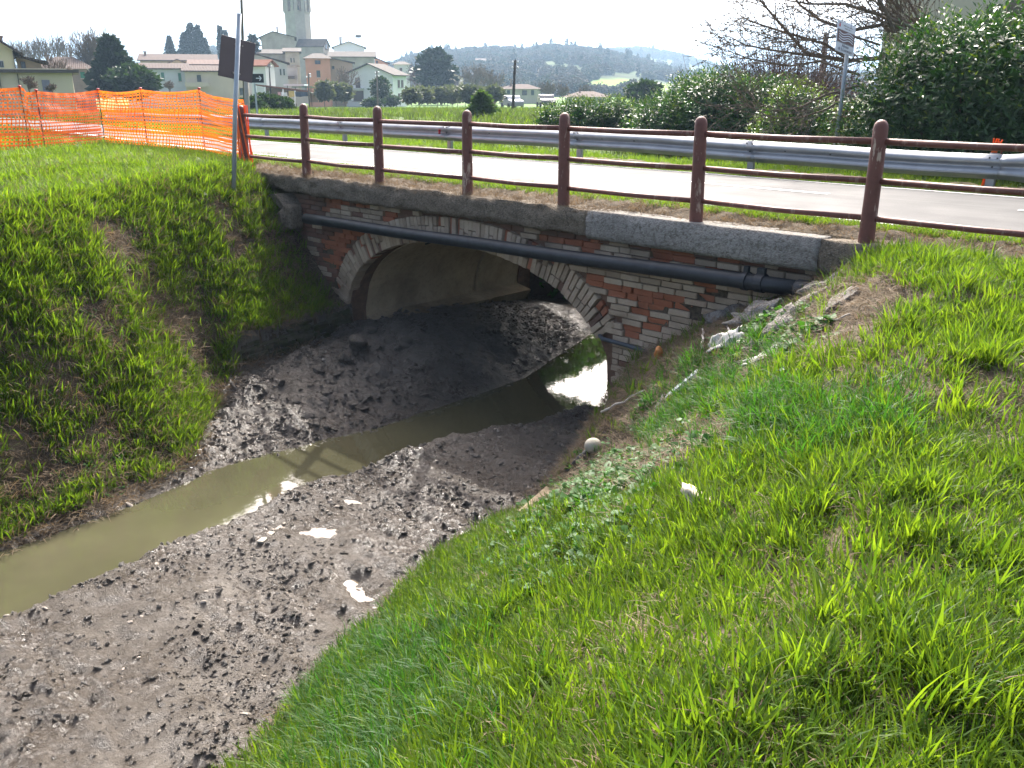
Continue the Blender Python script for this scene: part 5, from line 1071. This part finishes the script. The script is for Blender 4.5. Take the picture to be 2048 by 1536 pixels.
def tuft(name, nb, hgt, spread, width, mat, rng, bend=.5, flat_=0.0):
    V = []; F = []; T = []
    for k in range(nb):
        a = rng.random()*6.283; r = spread*math.sqrt(rng.random()); bx, by = r*math.cos(a), r*math.sin(a); da = a+rng.normal()*.9; L = hgt*(.45+.75*rng.random()); w = width*(.6+.7*rng.random()); bd = bend*(.2+rng.random()); tilt = .12+.35*rng.random()+flat_
        d = np.array([math.cos(da), math.sin(da)]); s = np.array([-d[1], d[0]])*(1 if rng.random() < .5 else -1); ph = rng.random()*1.2-.6; s = s*math.cos(ph)+d*math.sin(ph); b0 = len(V); pos = np.array([bx, by, -.015]); ang = tilt; n = 5; tt = rng.random()
        for i in range(n):
            t = i/(n-1); ww = w*(1-.25*t if t < .55 else max(.06, (1-t)/.45*.86)); c = pos
            V.append((c[0]-s[0]*ww/2, c[1]-s[1]*ww/2, c[2])); V.append((c[0]+s[0]*ww/2, c[1]+s[1]*ww/2, c[2])); T += [tt, tt]
            st = L/(n-1); pos = pos+np.array([d[0]*math.sin(ang)*st, d[1]*math.sin(ang)*st, math.cos(ang)*st]); ang = min(2.2, ang+bd*.55)
        for i in range(n-1): F.append((b0+2*i, b0+2*i+1, b0+2*i+3, b0+2*i+2))
    me = rawmesh(name, np.array(V), np.array(F), T); me.materials.append(mat); me.shade_smooth(); return bpy.data.objects.new(name, me)
leafmat('grass_blade', (.026, .074, .011), (.112, .182, .020), .52, .5, .25, (1.85, 1.7, .5)); leafmat('grass_deep', (.020, .070, .014), (.055, .135, .022), .45, .55, .2, (1.6, 1.8, .6)); leafmat('straw', (.075, .056, .038), (.26, .195, .125), .25, .7, .2, (1.2, 1.1, .9)); leafmat('field_grass', (.030, .058, .014), (.085, .115, .030), .4, .6, .15, (1.5, 1.5, .6)); leafmat('weed_leaf', (.02, .075, .014), (.055, .14, .028), .3, .55, .18, (1.6, 1.8, .6))
rg = np.random.default_rng(99)
G_SHORT = [tuft('tuft', 20, .085, .06, .0052, MATS['grass_blade'], rg, .5) for _ in range(6)]
G_TALL = [tuft('tuft', 22, .165, .06, .0092, MATS['grass_blade'], rg, .42) for _ in range(5)]
G_DEEP = [tuft('tuft', 26, .16, .06, .0062, MATS['grass_deep'], rg, .75) for _ in range(4)]
G_STRAW = [tuft('straw', 18, .13, .09, .0048, MATS['straw'], rg, .5, .95) for _ in range(5)]
G_MID = [tuft('tuft', 17, .125, .075, .0088, MATS['grass_blade'], rg, .5) for _ in range(6)]
G_FAR = [tuft('tuft', 16, .20, .16, .016, MATS['grass_blade' if _ == 0 else 'field_grass'], rg, .5) for _ in range(5)]
def rosette(rng, nl, r, size):
    V = []; F = []; T = []
    for k in range(nl):
        a = rng.random()*6.283; rr = r*math.sqrt(rng.random()); c = np.array([rr*math.cos(a), rr*math.sin(a), .012+.05*rng.random()]); da = rng.random()*6.283; tl = rng.normal()*.35; u = np.array([math.cos(da), math.sin(da), tl]); v = np.array([-math.sin(da), math.cos(da), rng.normal()*.35]); s = size*(.6+.8*rng.random()); b0 = len(V); n = 7; t = rng.random()
        for i in range(n): q = 6.283*i/n; rad = s*(.55 if i == 0 else 1)*(1+.15*math.sin(3*q)); V.append(tuple(c+u*rad*math.cos(q)+v*rad*math.sin(q)+np.array([0, 0, .15*rad*math.cos(2*q)]))); T.append(t)
        V.append(tuple(c)); T.append(t)
        for i in range(n): F.append((b0+n, b0+i, b0+(i+1) % n))
    me = rawmesh('weed', np.array(V), np.array(F), T); me.materials.append(MATS['weed_leaf']); return bpy.data.objects.new('weed', me)
G_WEED = [rosette(rg, 16, .10, .020) for _ in range(4)]+[rosette(rg, 9, .09, .034) for _ in range(2)]
def inframe(P, mx=120):
    q = P-CAM; r = q[:, 0]*_e[0]+q[:, 1]*_n[0]; f = q[:, 0]*_e[1]+q[:, 1]*_n[1]; d = f*math.cos(PITCH)-q[:, 2]*math.sin(PITCH); up = f*math.sin(PITCH)+q[:, 2]*math.cos(PITCH)
    d_ = np.maximum(d, .05); x = CXP+FPX*r/d_; y = CYP-FPX*up/d_
    return (d > .3) & (x > -mx*3) & (x < 2048+mx*3) & (y > -mx) & (y < 1536+mx*3), x, y
def sample(n, x0, x1, y0, y1, seed, dens):
    r = np.random.default_rng(seed); x = r.uniform(x0, x1, n); y = r.uniform(y0, y1, n); k = r.random(n) < dens(x, y); x, y = x[k], y[k]
    z = H(x, y); P = np.stack([x, y, z], 1); m, px, py = inframe(P); return P[m], px[m], py[m], r
def rots(r, n, tilt=.18): return np.stack([r.normal(size=n)*tilt, r.normal(size=n)*tilt, r.random(n)*6.283], 1)
def put(name, label, P, r, protos, s0, s1, tilt=.18, zs=1.0):
    n = len(P); s = s0+(s1-s0)*r.random(n); scatter(name, label, P, rots(r, n, tilt), np.stack([s, s, s*zs*(.8+.4*r.random(n))], 1), r.integers(0, len(protos), n), [o.copy() for o in protos])
def side_r(x, y): _, _, _, _, _, xtr, _ = chan(x, y); return x-xtr
def side_l(x, y): _, _, xtl, _, _, _, _ = chan(x, y); return xtl-x
def patch(x, y, f, s, lo, hi): return sst(lo, hi, fbm(x*f, y*f, s, 3))
def bare_r(x, y):                                    # straw strip on the lower bank towards the bridge
    q = np.stack([x, y, H(x, y, False)], 1); _, a, b = inframe(q); m_ = np.zeros_like(x)
    for (x0, y0, x1, y1, rr) in ((1150, 950, 1330, 730, 80), (1330, 725, 1740, 605, 75), (1240, 945, 1450, 850, 38), (1600, 690, 1680, 650, 26), (1060, 1010, 1150, 960, 40)):
        t = np.clip(((a-x0)*(x1-x0)+(b-y0)*(y1-y0))/((x1-x0)**2+(y1-y0)**2), 0, 1); d = np.hypot(a-x0-t*(x1-x0), b-y0-t*(y1-y0)); m_ = np.maximum(m_, sst(rr*1.25, rr*.6, d+14*vn(x*4, y*4, 219)))
    return m_
def clear(x, y): return (y < -.12)
LR = 'lush spring grass on the near right bank'
P, px, py, r = sample(52000, .8, 9.6, -9.3, -.14, 1, lambda x, y: (side_r(x, y) > .02)*(.30+.70*patch(x, y, 1.1, 201, -.35, .10))*(1-.93*np.clip(bare_r(x, y), 0, 1))*clear(x, y))
put('grass', LR, P, r, G_SHORT, .8, 1.55)
P, px, py, r = sample(15000, .8, 9.6, -9.3, -.3, 2, lambda x, y: (side_r(x, y) > .12)*(.14+.5*patch(x, y, 1.3, 207, -.10, .40))*(1-.97*np.clip(bare_r(x, y), 0, 1)))
put('grass', 'taller grass clumps standing in the near bank turf', P, r, G_TALL, .7, 1.3)
def deep(x, y):
    q = np.stack([x, y, H(x, y, False)], 1); _, a, b = inframe(q)
    e1 = np.exp(-(((a-1380+.9*(b-790))/75)**2))*np.exp(-(((b-790)/95)**2)); e2 = np.exp(-(((a-1535)/60)**2+((b-690)/30)**2)); e3 = np.exp(-(((a-760)/170)**2+((b-1400)/110)**2)); e4 = np.exp(-(((a-1580)/190)**2+((b-850)/60)**2))*.7
    return np.clip(1.5*np.maximum(np.maximum(e1, e2), np.maximum(e3, e4)), 0, 1)
P, px, py, r = sample(26000, .8, 8, -8.6, -.5, 3, lambda x, y: (side_r(x, y) > .05)*deep(x, y)*(1-.9*np.clip(bare_r(x, y)-.25*deep(x, y), 0, 1)))
put('grass', 'deep green long grass leaning down the near bank', P, r, G_DEEP, .75, 1.35, .28)
P, px, py, r = sample(52000, .8, 9.6, -9.3, -.1, 4, lambda x, y: (side_r(x, y) > -.05)*(.32+.68*np.clip(bare_r(x, y), 0, 1)))
put('dead_grass', 'straw coloured dead grass lying on the near bank', P, r, G_STRAW, .45, .95, .3)
def weedy(x, y):
    q = np.stack([x, y, H(x, y, False)], 1); _, a, b = inframe(q); u = (a-1160)*.82-(b-1040)*.57; v = (a-1160)*.57+(b-1040)*.82
    return np.clip(np.exp(-((u/190)**2+(v/62)**2))*1.3+np.exp(-(((a-800)/70)**2+((b-1310)/60)**2))*.4+np.exp(-(((a-1560)/60)**2+((b-660)/35)**2)), 0, 1)*(.35+.65*patch(x, y, 3.5, 215, -.1, .15))
P, px, py, r = sample(26000, .8, 6.5, -7.6, -.6, 5, lambda x, y: (side_r(x, y) > .05)*weedy(x, y))
put('ground_cover', 'glossy round leaved weeds creeping on the near bank', P, r, G_WEED, .5, .95, .3)
# left bank
def ldens(x, y):
    s = side_l(x, y); z = H(x, y, False); up = sst(-2.4, -.2, z); return (s > .02)*np.where(z > -.25, .8, (.06+.94*patch(x, y, 1.5, 231, -.34, .04))*(.6+.4*up))*(1-.75*np.exp(-(((x+5.2)/1.0)**2+((y+.35)/.75)**2)))*((y < -.15) | (x < -7.3))
P, px, py, r = sample(100000, -16, -.9, -9.4, 1.0, 6, lambda x, y: ldens(x, y)*(y < ry0(x)-.1))
put('grass', 'bright grass clumps growing down the opposite bank', P, r, G_MID, .9, 1.75)
P, px, py, r = sample(16000, -14, -.9, -9.4, .9, 7, lambda x, y: ldens(x, y)*patch(x, y, 1.6, 240, 0, .3)*(y < ry0(x)-.1))
put('grass', 'taller tufts on the opposite bank', P, r, G_MID, 1.1, 1.9)
P, px, py, r = sample(34000, -9, -.9, -9.4, -.1, 8, lambda x, y: (side_l(x, y) > -.15)*.8)
put('dead_grass', 'dry stalks and dead grass on the opposite bank', P, r, G_STRAW, .7, 1.5, .5)
P, px, py, r = sample(5000, -6, -1, -8, -1, 9, lambda x, y: (side_l(x, y) > .02)*sst(.2, .5, fbm(x*1.7, y*1.7, 251, 3))*.6)
put('ground_cover', 'small leaved weeds on the opposite bank', P, r, G_WEED, .35, .7, .4)
# verges and field
def on_verge(n, x0, x1, fy0, fy1, seed, zoff, dens):
    r = np.random.default_rng(seed); x = r.uniform(x0, x1, n); t = r.random(n); y = fy0(x)*(1-t)+fy1(x)*t; k = r.random(n) < dens(x, y, t); x, y, t = x[k], y[k], t[k]
    P = np.stack([x, y, zoff(x, y, t)], 1); m, _, _ = inframe(P); return P[m], r
P, r = on_verge(9000, -8.3, 5.2, lambda x: .42+0*x, lambda x: ry0(x)+.05, 10, lambda x, y, t: -.02+.06*np.sin(np.pi*np.clip((y-.1)/(ry0(x)-.1)*1.15, 0, 1))+.0*t, lambda x, y, t: .25+.75*patch(x, y, 2.0, 260, -.4, .1))
put('grass', 'grass edging between the railing and the road', P, r, G_MID, .45, .95)
P, r = on_verge(2600, -8.3, 5.2, lambda x: .12+0*x, lambda x: .6+0*x, 11, lambda x, y, t: -.02+.05*np.sin(np.pi*np.clip((y-.1)/.8, 0, 1)), lambda x, y, t: .9+0*x)
put('dead_grass', 'dead roots and straw on the parapet coping', P, r, G_STRAW, .5, 1.1, .5)
P, r = on_verge(1500, -7.2, .8, lambda x: -.10+0*x, lambda x: .2+0*x, 111, lambda x, y, t: .0+.0*x, lambda x, y, t: .9+0*x)
put('dead_grass', 'straw matted on top of the left coping', P, r, G_STRAW, .35, .75, .5)
P, r = on_verge(15000, -26, 7, lambda x: ry1(x)-.02, lambda x: 6.6+0*x, 12, lambda x, y, t: np.maximum(H(x, y), -.05), lambda x, y, t: .5+.5*patch(x, y, .8, 270, -.3, .2))
put('grass', 'grass verge under and behind the crash barrier', P, r, G_MID, .7, 1.4, .18, 1.1)
P, r = on_verge(30000, -60, 4, lambda x: 6.3+0*x, lambda x: 48+0*x, 13, lambda x, y, t: H(x, y), lambda x, y, t: (.35+.65*patch(x, y, .25, 280, -.3, .2)))
put('grass', 'open grass field behind the barrier', P, r, G_FAR, .8, 1.8, .2)
P, r = on_verge(9000, -60, -9, lambda x: -6+0*x, lambda x: ry0(x)-.1, 14, lambda x, y, t: H(x, y), lambda x, y, t: (x < -12)*(.35+.65*patch(x, y, .25, 282, -.3, .2)))
put('grass', 'grass beyond the orange fence', P, r, G_FAR, .6, 1.2, .2)
# plants on the sunny bank behind the arch
P, px, py, r = sample(6000, -9, 3, BY+.1, 10, 15, lambda x, y: (mudmask(x, y) < .5)*(H(x, y, False) < -.4)*.9)
put('ground_cover', 'sunlit weeds on the bank seen through the arch', P, r, G_WEED, 1.2, 2.4, .4)
# mud clods and stones
def clod(rng, mat, rough):
    bm = bmesh.new(); bmesh.ops.create_icosphere(bm, subdivisions=2, radius=1); o = rng.random(3)*20
    for v in bm.verts:
        n = 1+rough*float(fbm(np.array(v.co.x*1.3+o[0]), np.array(v.co.y*1.3+v.co.z*1.7+o[1]), 300, 3)); v.co *= n; v.co.z *= .62
    me = bpy.data.meshes.new('clod'); bm.to_mesh(me); bm.free(); me.materials.append(mat); return bpy.data.objects.new('clod', me)
flat('pebble', (.20, .175, .145), .7, .35, 8, spec=.3)
CL = [clod(rg, MATS['mud_clod'], .7) for _ in range(7)]; PB = [clod(rg, MATS['pebble'], .35) for _ in range(4)]
def clods(name, label, n, seed, protos, s0, s1, dens):
    P, px, py, r = sample(n, -4.4, 3.2, -9.2, 3.5, seed, dens); k = (P[:, 2] > WATER-.01) & (pud(P[:, 0], P[:, 1]) < .15); P = P[k]; n = len(P); s = s0+(s1-s0)*r.random(n)**4
    scatter(name, label, P, np.stack([r.normal(size=n)*.4, r.normal(size=n)*.4, r.random(n)*6.28], 1), np.stack([s*(.7+1.1*r.random(n)), s*(.6+.5*r.random(n)), s*.9], 1), r.integers(0, len(protos), n), [o.copy() for o in protos])
clods('mud_clods', 'lumps of wet mud churned up by the digger', 130000, 16, CL, .004, .026, lambda x, y: (mudmask(x, y) > .5)*(.2+.8*patch(x, y, 1.1, 290, -.2, .3)))
clods('mud_clods', 'coarse earth lumps on the heap beside the left abutment', 9000, 18, CL, .010, .065, lambda x, y: (mudmask(x, y) > .5)*(x < -1.3)*(y > -3.6)*.8)
clods('mud_clods', 'scattered larger clods on the mud shelf', 1500, 19, CL, .015, .05, lambda x, y: (mudmask(x, y) > .5)*(x > -.6)*(.15+.85*sst(-3.8, -2.4, y)))
clods('gravel', 'small stones in the mud', 9000, 17, PB, .008, .03, lambda x, y: (mudmask(x, y) > .5)*(.1+.9*patch(x, y, .8, 295, 0, .3)))
# ------------------------------------------------------------------ litter and debris on the banks
def on_bank(px, py):                                  # first hit of that line of sight with the ground
    d = ray(px, py); t = np.arange(1.0, 30, .01); X_ = CAM[0]+d[0]*t; Y_ = CAM[1]+d[1]*t; Z_ = CAM[2]+d[2]*t; h_ = H(X_, Y_); k = int(np.argmax(Z_ < h_)); return Vector((X_[k], Y_[k], h_[k]))
def blob(name, label, cat, px, py, size, mat, rough=.5, seed=1, up=.6, rot=0, group=None, lift=.3):
    rng = np.random.default_rng(seed); p = on_bank(px, py); bm = bmesh.new(); bmesh.ops.create_icosphere(bm, subdivisions=3, radius=1); o = rng.random(2)*30
    for v in bm.verts: c = v.co.copy(); v.co *= 1+rough*float(fbm(np.array(c.x*1.6+o[0]), np.array(c.y*1.6+c.z*2.1+o[1]), 400+seed, 4))
    me = bpy.data.meshes.new(name); bm.to_mesh(me); bm.free(); ob = link(name, me, mat, None, p+Vector((0, 0, size[2]*lift)), True); ob.scale = size; ob.rotation_euler = (.3, .25, rot); prop(ob, label, cat, group); return ob
flat('plastic_white', (.42, .41, .37), .5, .1, 6); flat('paper_cream', (.42, .37, .28), .8, .15, 9); flat('plastic_blue', (.05, .30, .55), .4, .1); flat('rust_orange', (.42, .17, .05), .7, .3, 9); flat('bleached_wood', (.50, .46, .40), .9, .15, 9); flat('stone_pale', (.30, .275, .225), .85, .12, 7, bump=.3); flat('broken_wood', (.24, .19, .12), .95, .3, 12, bump=.6); flat('grey_sheet', (.42, .46, .50), .45, .12, 4)
def crumple(name, label, cat, px, py, w, l, mat, seed, rot=0, amp=.35, lift=.02, group=None):
    rng = np.random.default_rng(seed); p = on_bank(px, py); n = 14; u = np.linspace(-.5, .5, n); U, V_ = np.meshgrid(u, u); o = rng.random(2)*40; sc = min(w, l)
    Z_ = amp*sc*(fbm(U*3.2+o[0], V_*3.2+o[1], 500+seed, 4)+.4)+.0; ed = 1+.22*vn(U*5+o[0], V_*5, 510+seed); me = gridmesh(name, U*w*ed, V_*l*ed, Z_)
    ob = link(name, me, mat, None, p+Vector((0, 0, lift))); s = ob.modifiers.new('solid', 'SOLIDIFY'); s.thickness = .004; e = .05
    nx = (ground_z(p.x-e, p.y)-ground_z(p.x+e, p.y))/(2*e); nyv = (ground_z(p.x, p.y-e)-ground_z(p.x, p.y+e))/(2*e); q = Vector((0, 0, 1)).rotation_difference(Vector((nx, nyv, 1)).normalized()); ob.rotation_mode = 'QUATERNION'; ob.rotation_quaternion = q @ Euler((0, 0, rot)).to_quaternion(); prop(ob, label, cat, group); return ob
blob('crumpled_bag', 'crumpled cream plastic bag lying in the near grass', 'litter', 1398, 1020, (.085, .06, .06), MATS['paper_cream'], 1.1, 3, lift=.9)
crumple('plastic_sheet', 'torn white plastic sheet near the bleached sticks', 'litter', 1450, 690, .34, .20, MATS['plastic_white'], 4, .5, .3, .03)
crumple('plastic_sheet', 'small white sheet half buried in grass below the concrete apron', 'litter', 1525, 722, .34, .12, MATS['plastic_white'], 5, .2, .3, .04)
crumple('plastic_scrap', 'white scrap of paper on the opposite bank', 'litter', 407, 393, .13, .10, MATS['plastic_white'], 6, .2, .5, .04)
crumple('plastic_scrap', 'small white card beside a railing post foot', 'litter', 621, 341, .14, .06, MATS['plastic_white'], 7, .2, .2, .03)
for k, (px, py, lab) in enumerate(((1476, 921, 'blue plastic scrap in the middle of the near bank'), (573, 1502, 'blue plastic scrap at the bottom edge of the bank'), (910, 1273, 'blue plastic scrap on the lower bank above the long grass'))): crumple('plastic_scrap', lab, 'litter', px, py, .06, .045, MATS['plastic_blue'], 8+k, k, .6, .035, 'blue scraps')
blob('rusty_can', 'orange rusty crushed can below the brick wall', 'litter', 1316, 722, (.045, .04, .085), MATS['rust_orange'], .35, 12, lift=.9)
e_ = empty('pipe_stub', on_bank(1186, 906)+Vector((0, 0, .05)), 0, 'short black pipe with round pale cap sticking out of the near bank', 'pipe')
a = on_bank(1135, 950)-e_.location; b = MB(); b.tube([(a.x, a.y, a.z+.02), (a.x*.5, a.y*.5, a.z*.5+.03), (0, 0, .0)], .034, 12); b.build('pipe', MATS['pipe'], e_, smooth=True)
bm = bmesh.new(); bmesh.ops.create_icosphere(bm, subdivisions=3, radius=.082); me = bpy.data.meshes.new('cap'); bm.to_mesh(me); bm.free(); o = link('cap', me, MATS['stone_pale'], e_, (0, 0, .02), True); o.scale = (1, 1, .9)
def stick(label, p0, p1, r, mat, seed, name='stick', group='sticks and laths on the bank'):
    a = on_bank(*p0)+Vector((0, 0, .03)); c = on_bank(*p1)+Vector((0, 0, .05)); rng = np.random.default_rng(seed); b = MB(); n = 7
    b.tube([tuple((c-a)*(i/(n-1))+Vector(rng.normal(size=3))*r*.7) for i in range(n)], [r*(1.1-.5*i/(n-1)) for i in range(n)], 7); o = b.build(name, MATS[mat], None, a, True); prop(o, label, 'stick', group)
stick('upright bleached stick left of the white sheet', (1404, 704), (1406, 668), .014, 'bleached_wood', 1); stick('bleached stick leaning over the white sheet', (1470, 688), (1452, 660), .013, 'bleached_wood', 2); stick('bleached stick lying right of the white sheet', (1473, 690), (1510, 694), .012, 'bleached_wood', 3)
stick('thin pale twig on the upper near bank', (1620, 666), (1700, 640), .010, 'bleached_wood', 4); stick('dry reed stem lying across the lower bank', (1205, 830), (1290, 790), .012, 'straw_stick' if 'straw_stick' in MATS else 'bleached_wood', 5); stick('curved twig on the muddy lower bank', (1050, 1100), (1110, 1070), .008, 'broken_wood', 6); stick('twig poking out of the mud at the water edge', (20, 1210), (2, 1222), .014, 'broken_wood', 8)
def plank(name, label, p0, p1, w, t, mat, cat):
    a = on_bank(*p0); c = on_bank(*p1); d = c-a; L = d.length; b = MB(); b.box((0, 0, 0), (L, w, t)); o = b.build(name, mat, None, (a+c)/2+Vector((0, 0, t*.8)), bevel=.004); o.rotation_mode = 'QUATERNION'; o.rotation_quaternion = d.to_track_quat('X', 'Z'); prop(o, label, cat)
plank('slab', 'grey plastic slab edge sticking out under the long grass', (1333, 800), (1395, 750), .12, .03, MATS['grey_sheet'], 'slab'); plank('lath', 'short white lath below the grey slab', (1312, 818), (1328, 790), .03, .012, MATS['plastic_white'], 'lath')
plank('rotten_plank', 'broken rotten plank lying on the mud edge', (1050, 1035), (1105, 985), .13, .04, MATS['broken_wood'], 'plank'); plank('driftwood', 'flat piece of wood lying on the mud by the puddle', (520, 1090), (545, 1068), .06, .02, MATS['stone_pale'], 'wood')
def slab_rock(label, px, py, size, seed, rot, tilt=(.0, .0)):
    p = on_bank(px, py); rng = np.random.default_rng(seed); bm = bmesh.new(); bmesh.ops.create_cube(bm, size=2); bmesh.ops.subdivide_edges(bm, edges=bm.edges[:], cuts=9, use_grid_fill=True); o = rng.random(2)*30
    for v in bm.verts:
        c = v.co.copy(); n = float(fbm(np.array(c.x*1.5+o[0]), np.array(c.y*1.5+c.z+o[1]), 600+seed, 4)); l = max(abs(c.x), abs(c.y)); rr = math.hypot(c.x, c.y)
        k = 1+.55*n; 
        if rr > 1e-6: k *= (1-.28*(rr/l-1)/.414 if l > 0 else 1)
        v.co.x = c.x*k; v.co.y = c.y*k; v.co.z = c.z*(1-.45*(rr/1.4)**2)+.6*n
    me = bpy.data.meshes.new('concrete_rubble'); bm.to_mesh(me); bm.free(); ob = link('concrete_rubble', me, MATS['rubble_concrete'], None, p-Vector((0, 0, size[2]*.45)), True); ob.scale = size; e = .1
    nx = (ground_z(p.x-e, p.y)-ground_z(p.x+e, p.y))/(2*e); nyv = (ground_z(p.x, p.y-e)-ground_z(p.x, p.y+e))/(2*e); q = Vector((0, 0, 1)).rotation_difference(Vector((nx, nyv, 1)).normalized()); ob.rotation_mode = 'QUATERNION'; ob.rotation_quaternion = q @ Euler((tilt[0], tilt[1], rot)).to_quaternion(); prop(ob, label, 'rubble', 'concrete rubble by the bridge end')
for k, (px, py, sz, rt, lab) in enumerate(((1450, 632, (.20, .14, .12), .5, 'rounded concrete lump at the foot of the brick wall'), (1510, 628, (.24, .15, .11), .2, 'largest weathered concrete lump below the pipe end'), (1560, 655, (.22, .13, .10), .9, 'weathered concrete lump behind the green clump'), (1610, 610, (.20, .12, .08), .4, 'concrete lump below the end of the pipe'), (1660, 566, (.22, .12, .09), .6, 'low concrete lump at the end of the coping'), (1690, 600, (.17, .11, .06), 1.2, 'small concrete lump in the straw near the coping end'), (1530, 690, (.14, .09, .06), .3, 'small flat concrete piece beside the white sheet'))):
    slab_rock(lab, px, py, sz, 1+k, rt, (.1*math.sin(k), .12*math.cos(k*2)))
# big lumps in the mud heap under the arch
for k, (px, py, s, lab) in enumerate(((808, 690, .14, 'large upright mud lump on the heap below the arch'), (715, 690, .16, 'mud lump at the top left of the heap'), (690, 720, .12, 'mud lump beside the mossy toe wall'), (740, 665, .10, 'small mud lump under the arch edge'), (640, 745, .10, 'mud lump low on the left heap'))): blob('mud_lump', lab, 'mud lump', px, py, (s*.9, s*.75, s*.7), MATS['mud_clod'], .6, 20+k, group='big lumps on the mud heap')
# ------------------------------------------------------------------ far wood on the ridges (one mass) and ridge-top cypresses
def far_crown(name, mat, rng, n, sh):
    q = rng.normal(size=(n, 3)); q /= np.linalg.norm(q, axis=1, keepdims=True); P = q*np.array(sh)*(.6+.4*rng.random((n, 1)))*(1+.25*vn(q[:, 0]*2, q[:, 2]*2+q[:, 1], 5))[:, None]; P[:, 2] += sh[2]*.9; v, f = leaf_cloud(P, q, .17, rng, .8, 0, .5); me = rawmesh(name, v, f, np.repeat(rng.random(n), 4)); me.materials.append(mat); return bpy.data.objects.new(name, me)
FC = [far_crown('crown', MATS['wood_grey'], rg, 420, (.5, .5, .55)) for _ in range(3)]+[far_crown('crown', MATS['wood_green'], rg, 480, (.5, .5, .5)) for _ in range(3)]+[far_crown('crown', MATS['cypress'], rg, 260, (.17, .17, .7)) for _ in range(2)]
def wood(label, key, n, seed, h0, h1, sel, pc=.06):
    px, rr, X_, Y_, Z_ = HZ[key]; r = np.random.default_rng(seed); i = r.random(n)*(25); j = r.random(n)*(len(px)-1); i0 = np.floor(i).astype(int); j0 = np.floor(j).astype(int); fi, fj = i-i0, j-j0
    def bl(A): return (A[i0, j0]*(1-fi)+A[i0+1, j0]*fi)*(1-fj)+(A[i0, j0+1]*(1-fi)+A[i0+1, j0+1]*fi)*fj
    P = np.stack([bl(X_), bl(Y_), bl(Z_)], 1); m, a, b = inframe(P, 60); k = m & (r.random(n) < sel(i/25, a, b)); P = P[k]; n = len(P); s = h0+(h1-h0)*r.random(n); idx = np.where(r.random(n) < pc, r.integers(6, 8, n), r.integers(0, 6, n)); P[:, 2] -= s*.08
    scatter('far_wood', label, P, np.stack([0*s, 0*s, r.random(n)*6.28], 1), np.stack([s, s, s*np.where(idx > 5, 1.15, .85)], 1), idx, [o.copy() for o in FC])
notfield = lambda a, b: 1-np.clip(np.maximum(np.exp(-(((a-1230)/75)**2+((b-168)/14)**2)), np.exp(-(((a-1330)/80)**2+((b-175)/12)**2)))*1.6, 0, 1)
wood('woods on the ridge behind the village', 'wooded ridge behind the village', 14000, 31, 3, 6.5, lambda t, a, b: np.where(t > .55, .95, np.where(fbm(a/60, b/14, 700, 3) > .0, .7, .12))*notfield(a, b), .025)
wood('woods on the farther ridge', 'farther ridge with fields on the right', 12000, 32, 4.5, 9, lambda t, a, b: np.where(t > .72, .95, np.where(fbm(a/70, b/10, 702, 3) > .12, .6, .06))*notfield(a, b), .02)
# ------------------------------------------------------------------ haze: one closed box of even thin air
m = bpy.data.materials.new('haze'); m.use_nodes = True; nt = m.node_tree; nt.nodes.clear(); ou = nt.nodes.new('ShaderNodeOutputMaterial'); pv = nt.nodes.new('ShaderNodeVolumePrincipled')
pv.inputs['Color'].default_value = (.50, .74, 1.0, 1); pv.inputs['Density'].default_value = HAZE = .00034; pv.inputs['Anisotropy'].default_value = .25; nt.links.new(pv.outputs[0], ou.inputs['Volume'])
hz = MB().box((0, 0, 95), (9400, 9400, 2*99.5)).build('haze', m); prop(hz, 'thin pale haze over the valley', kind='stuff')
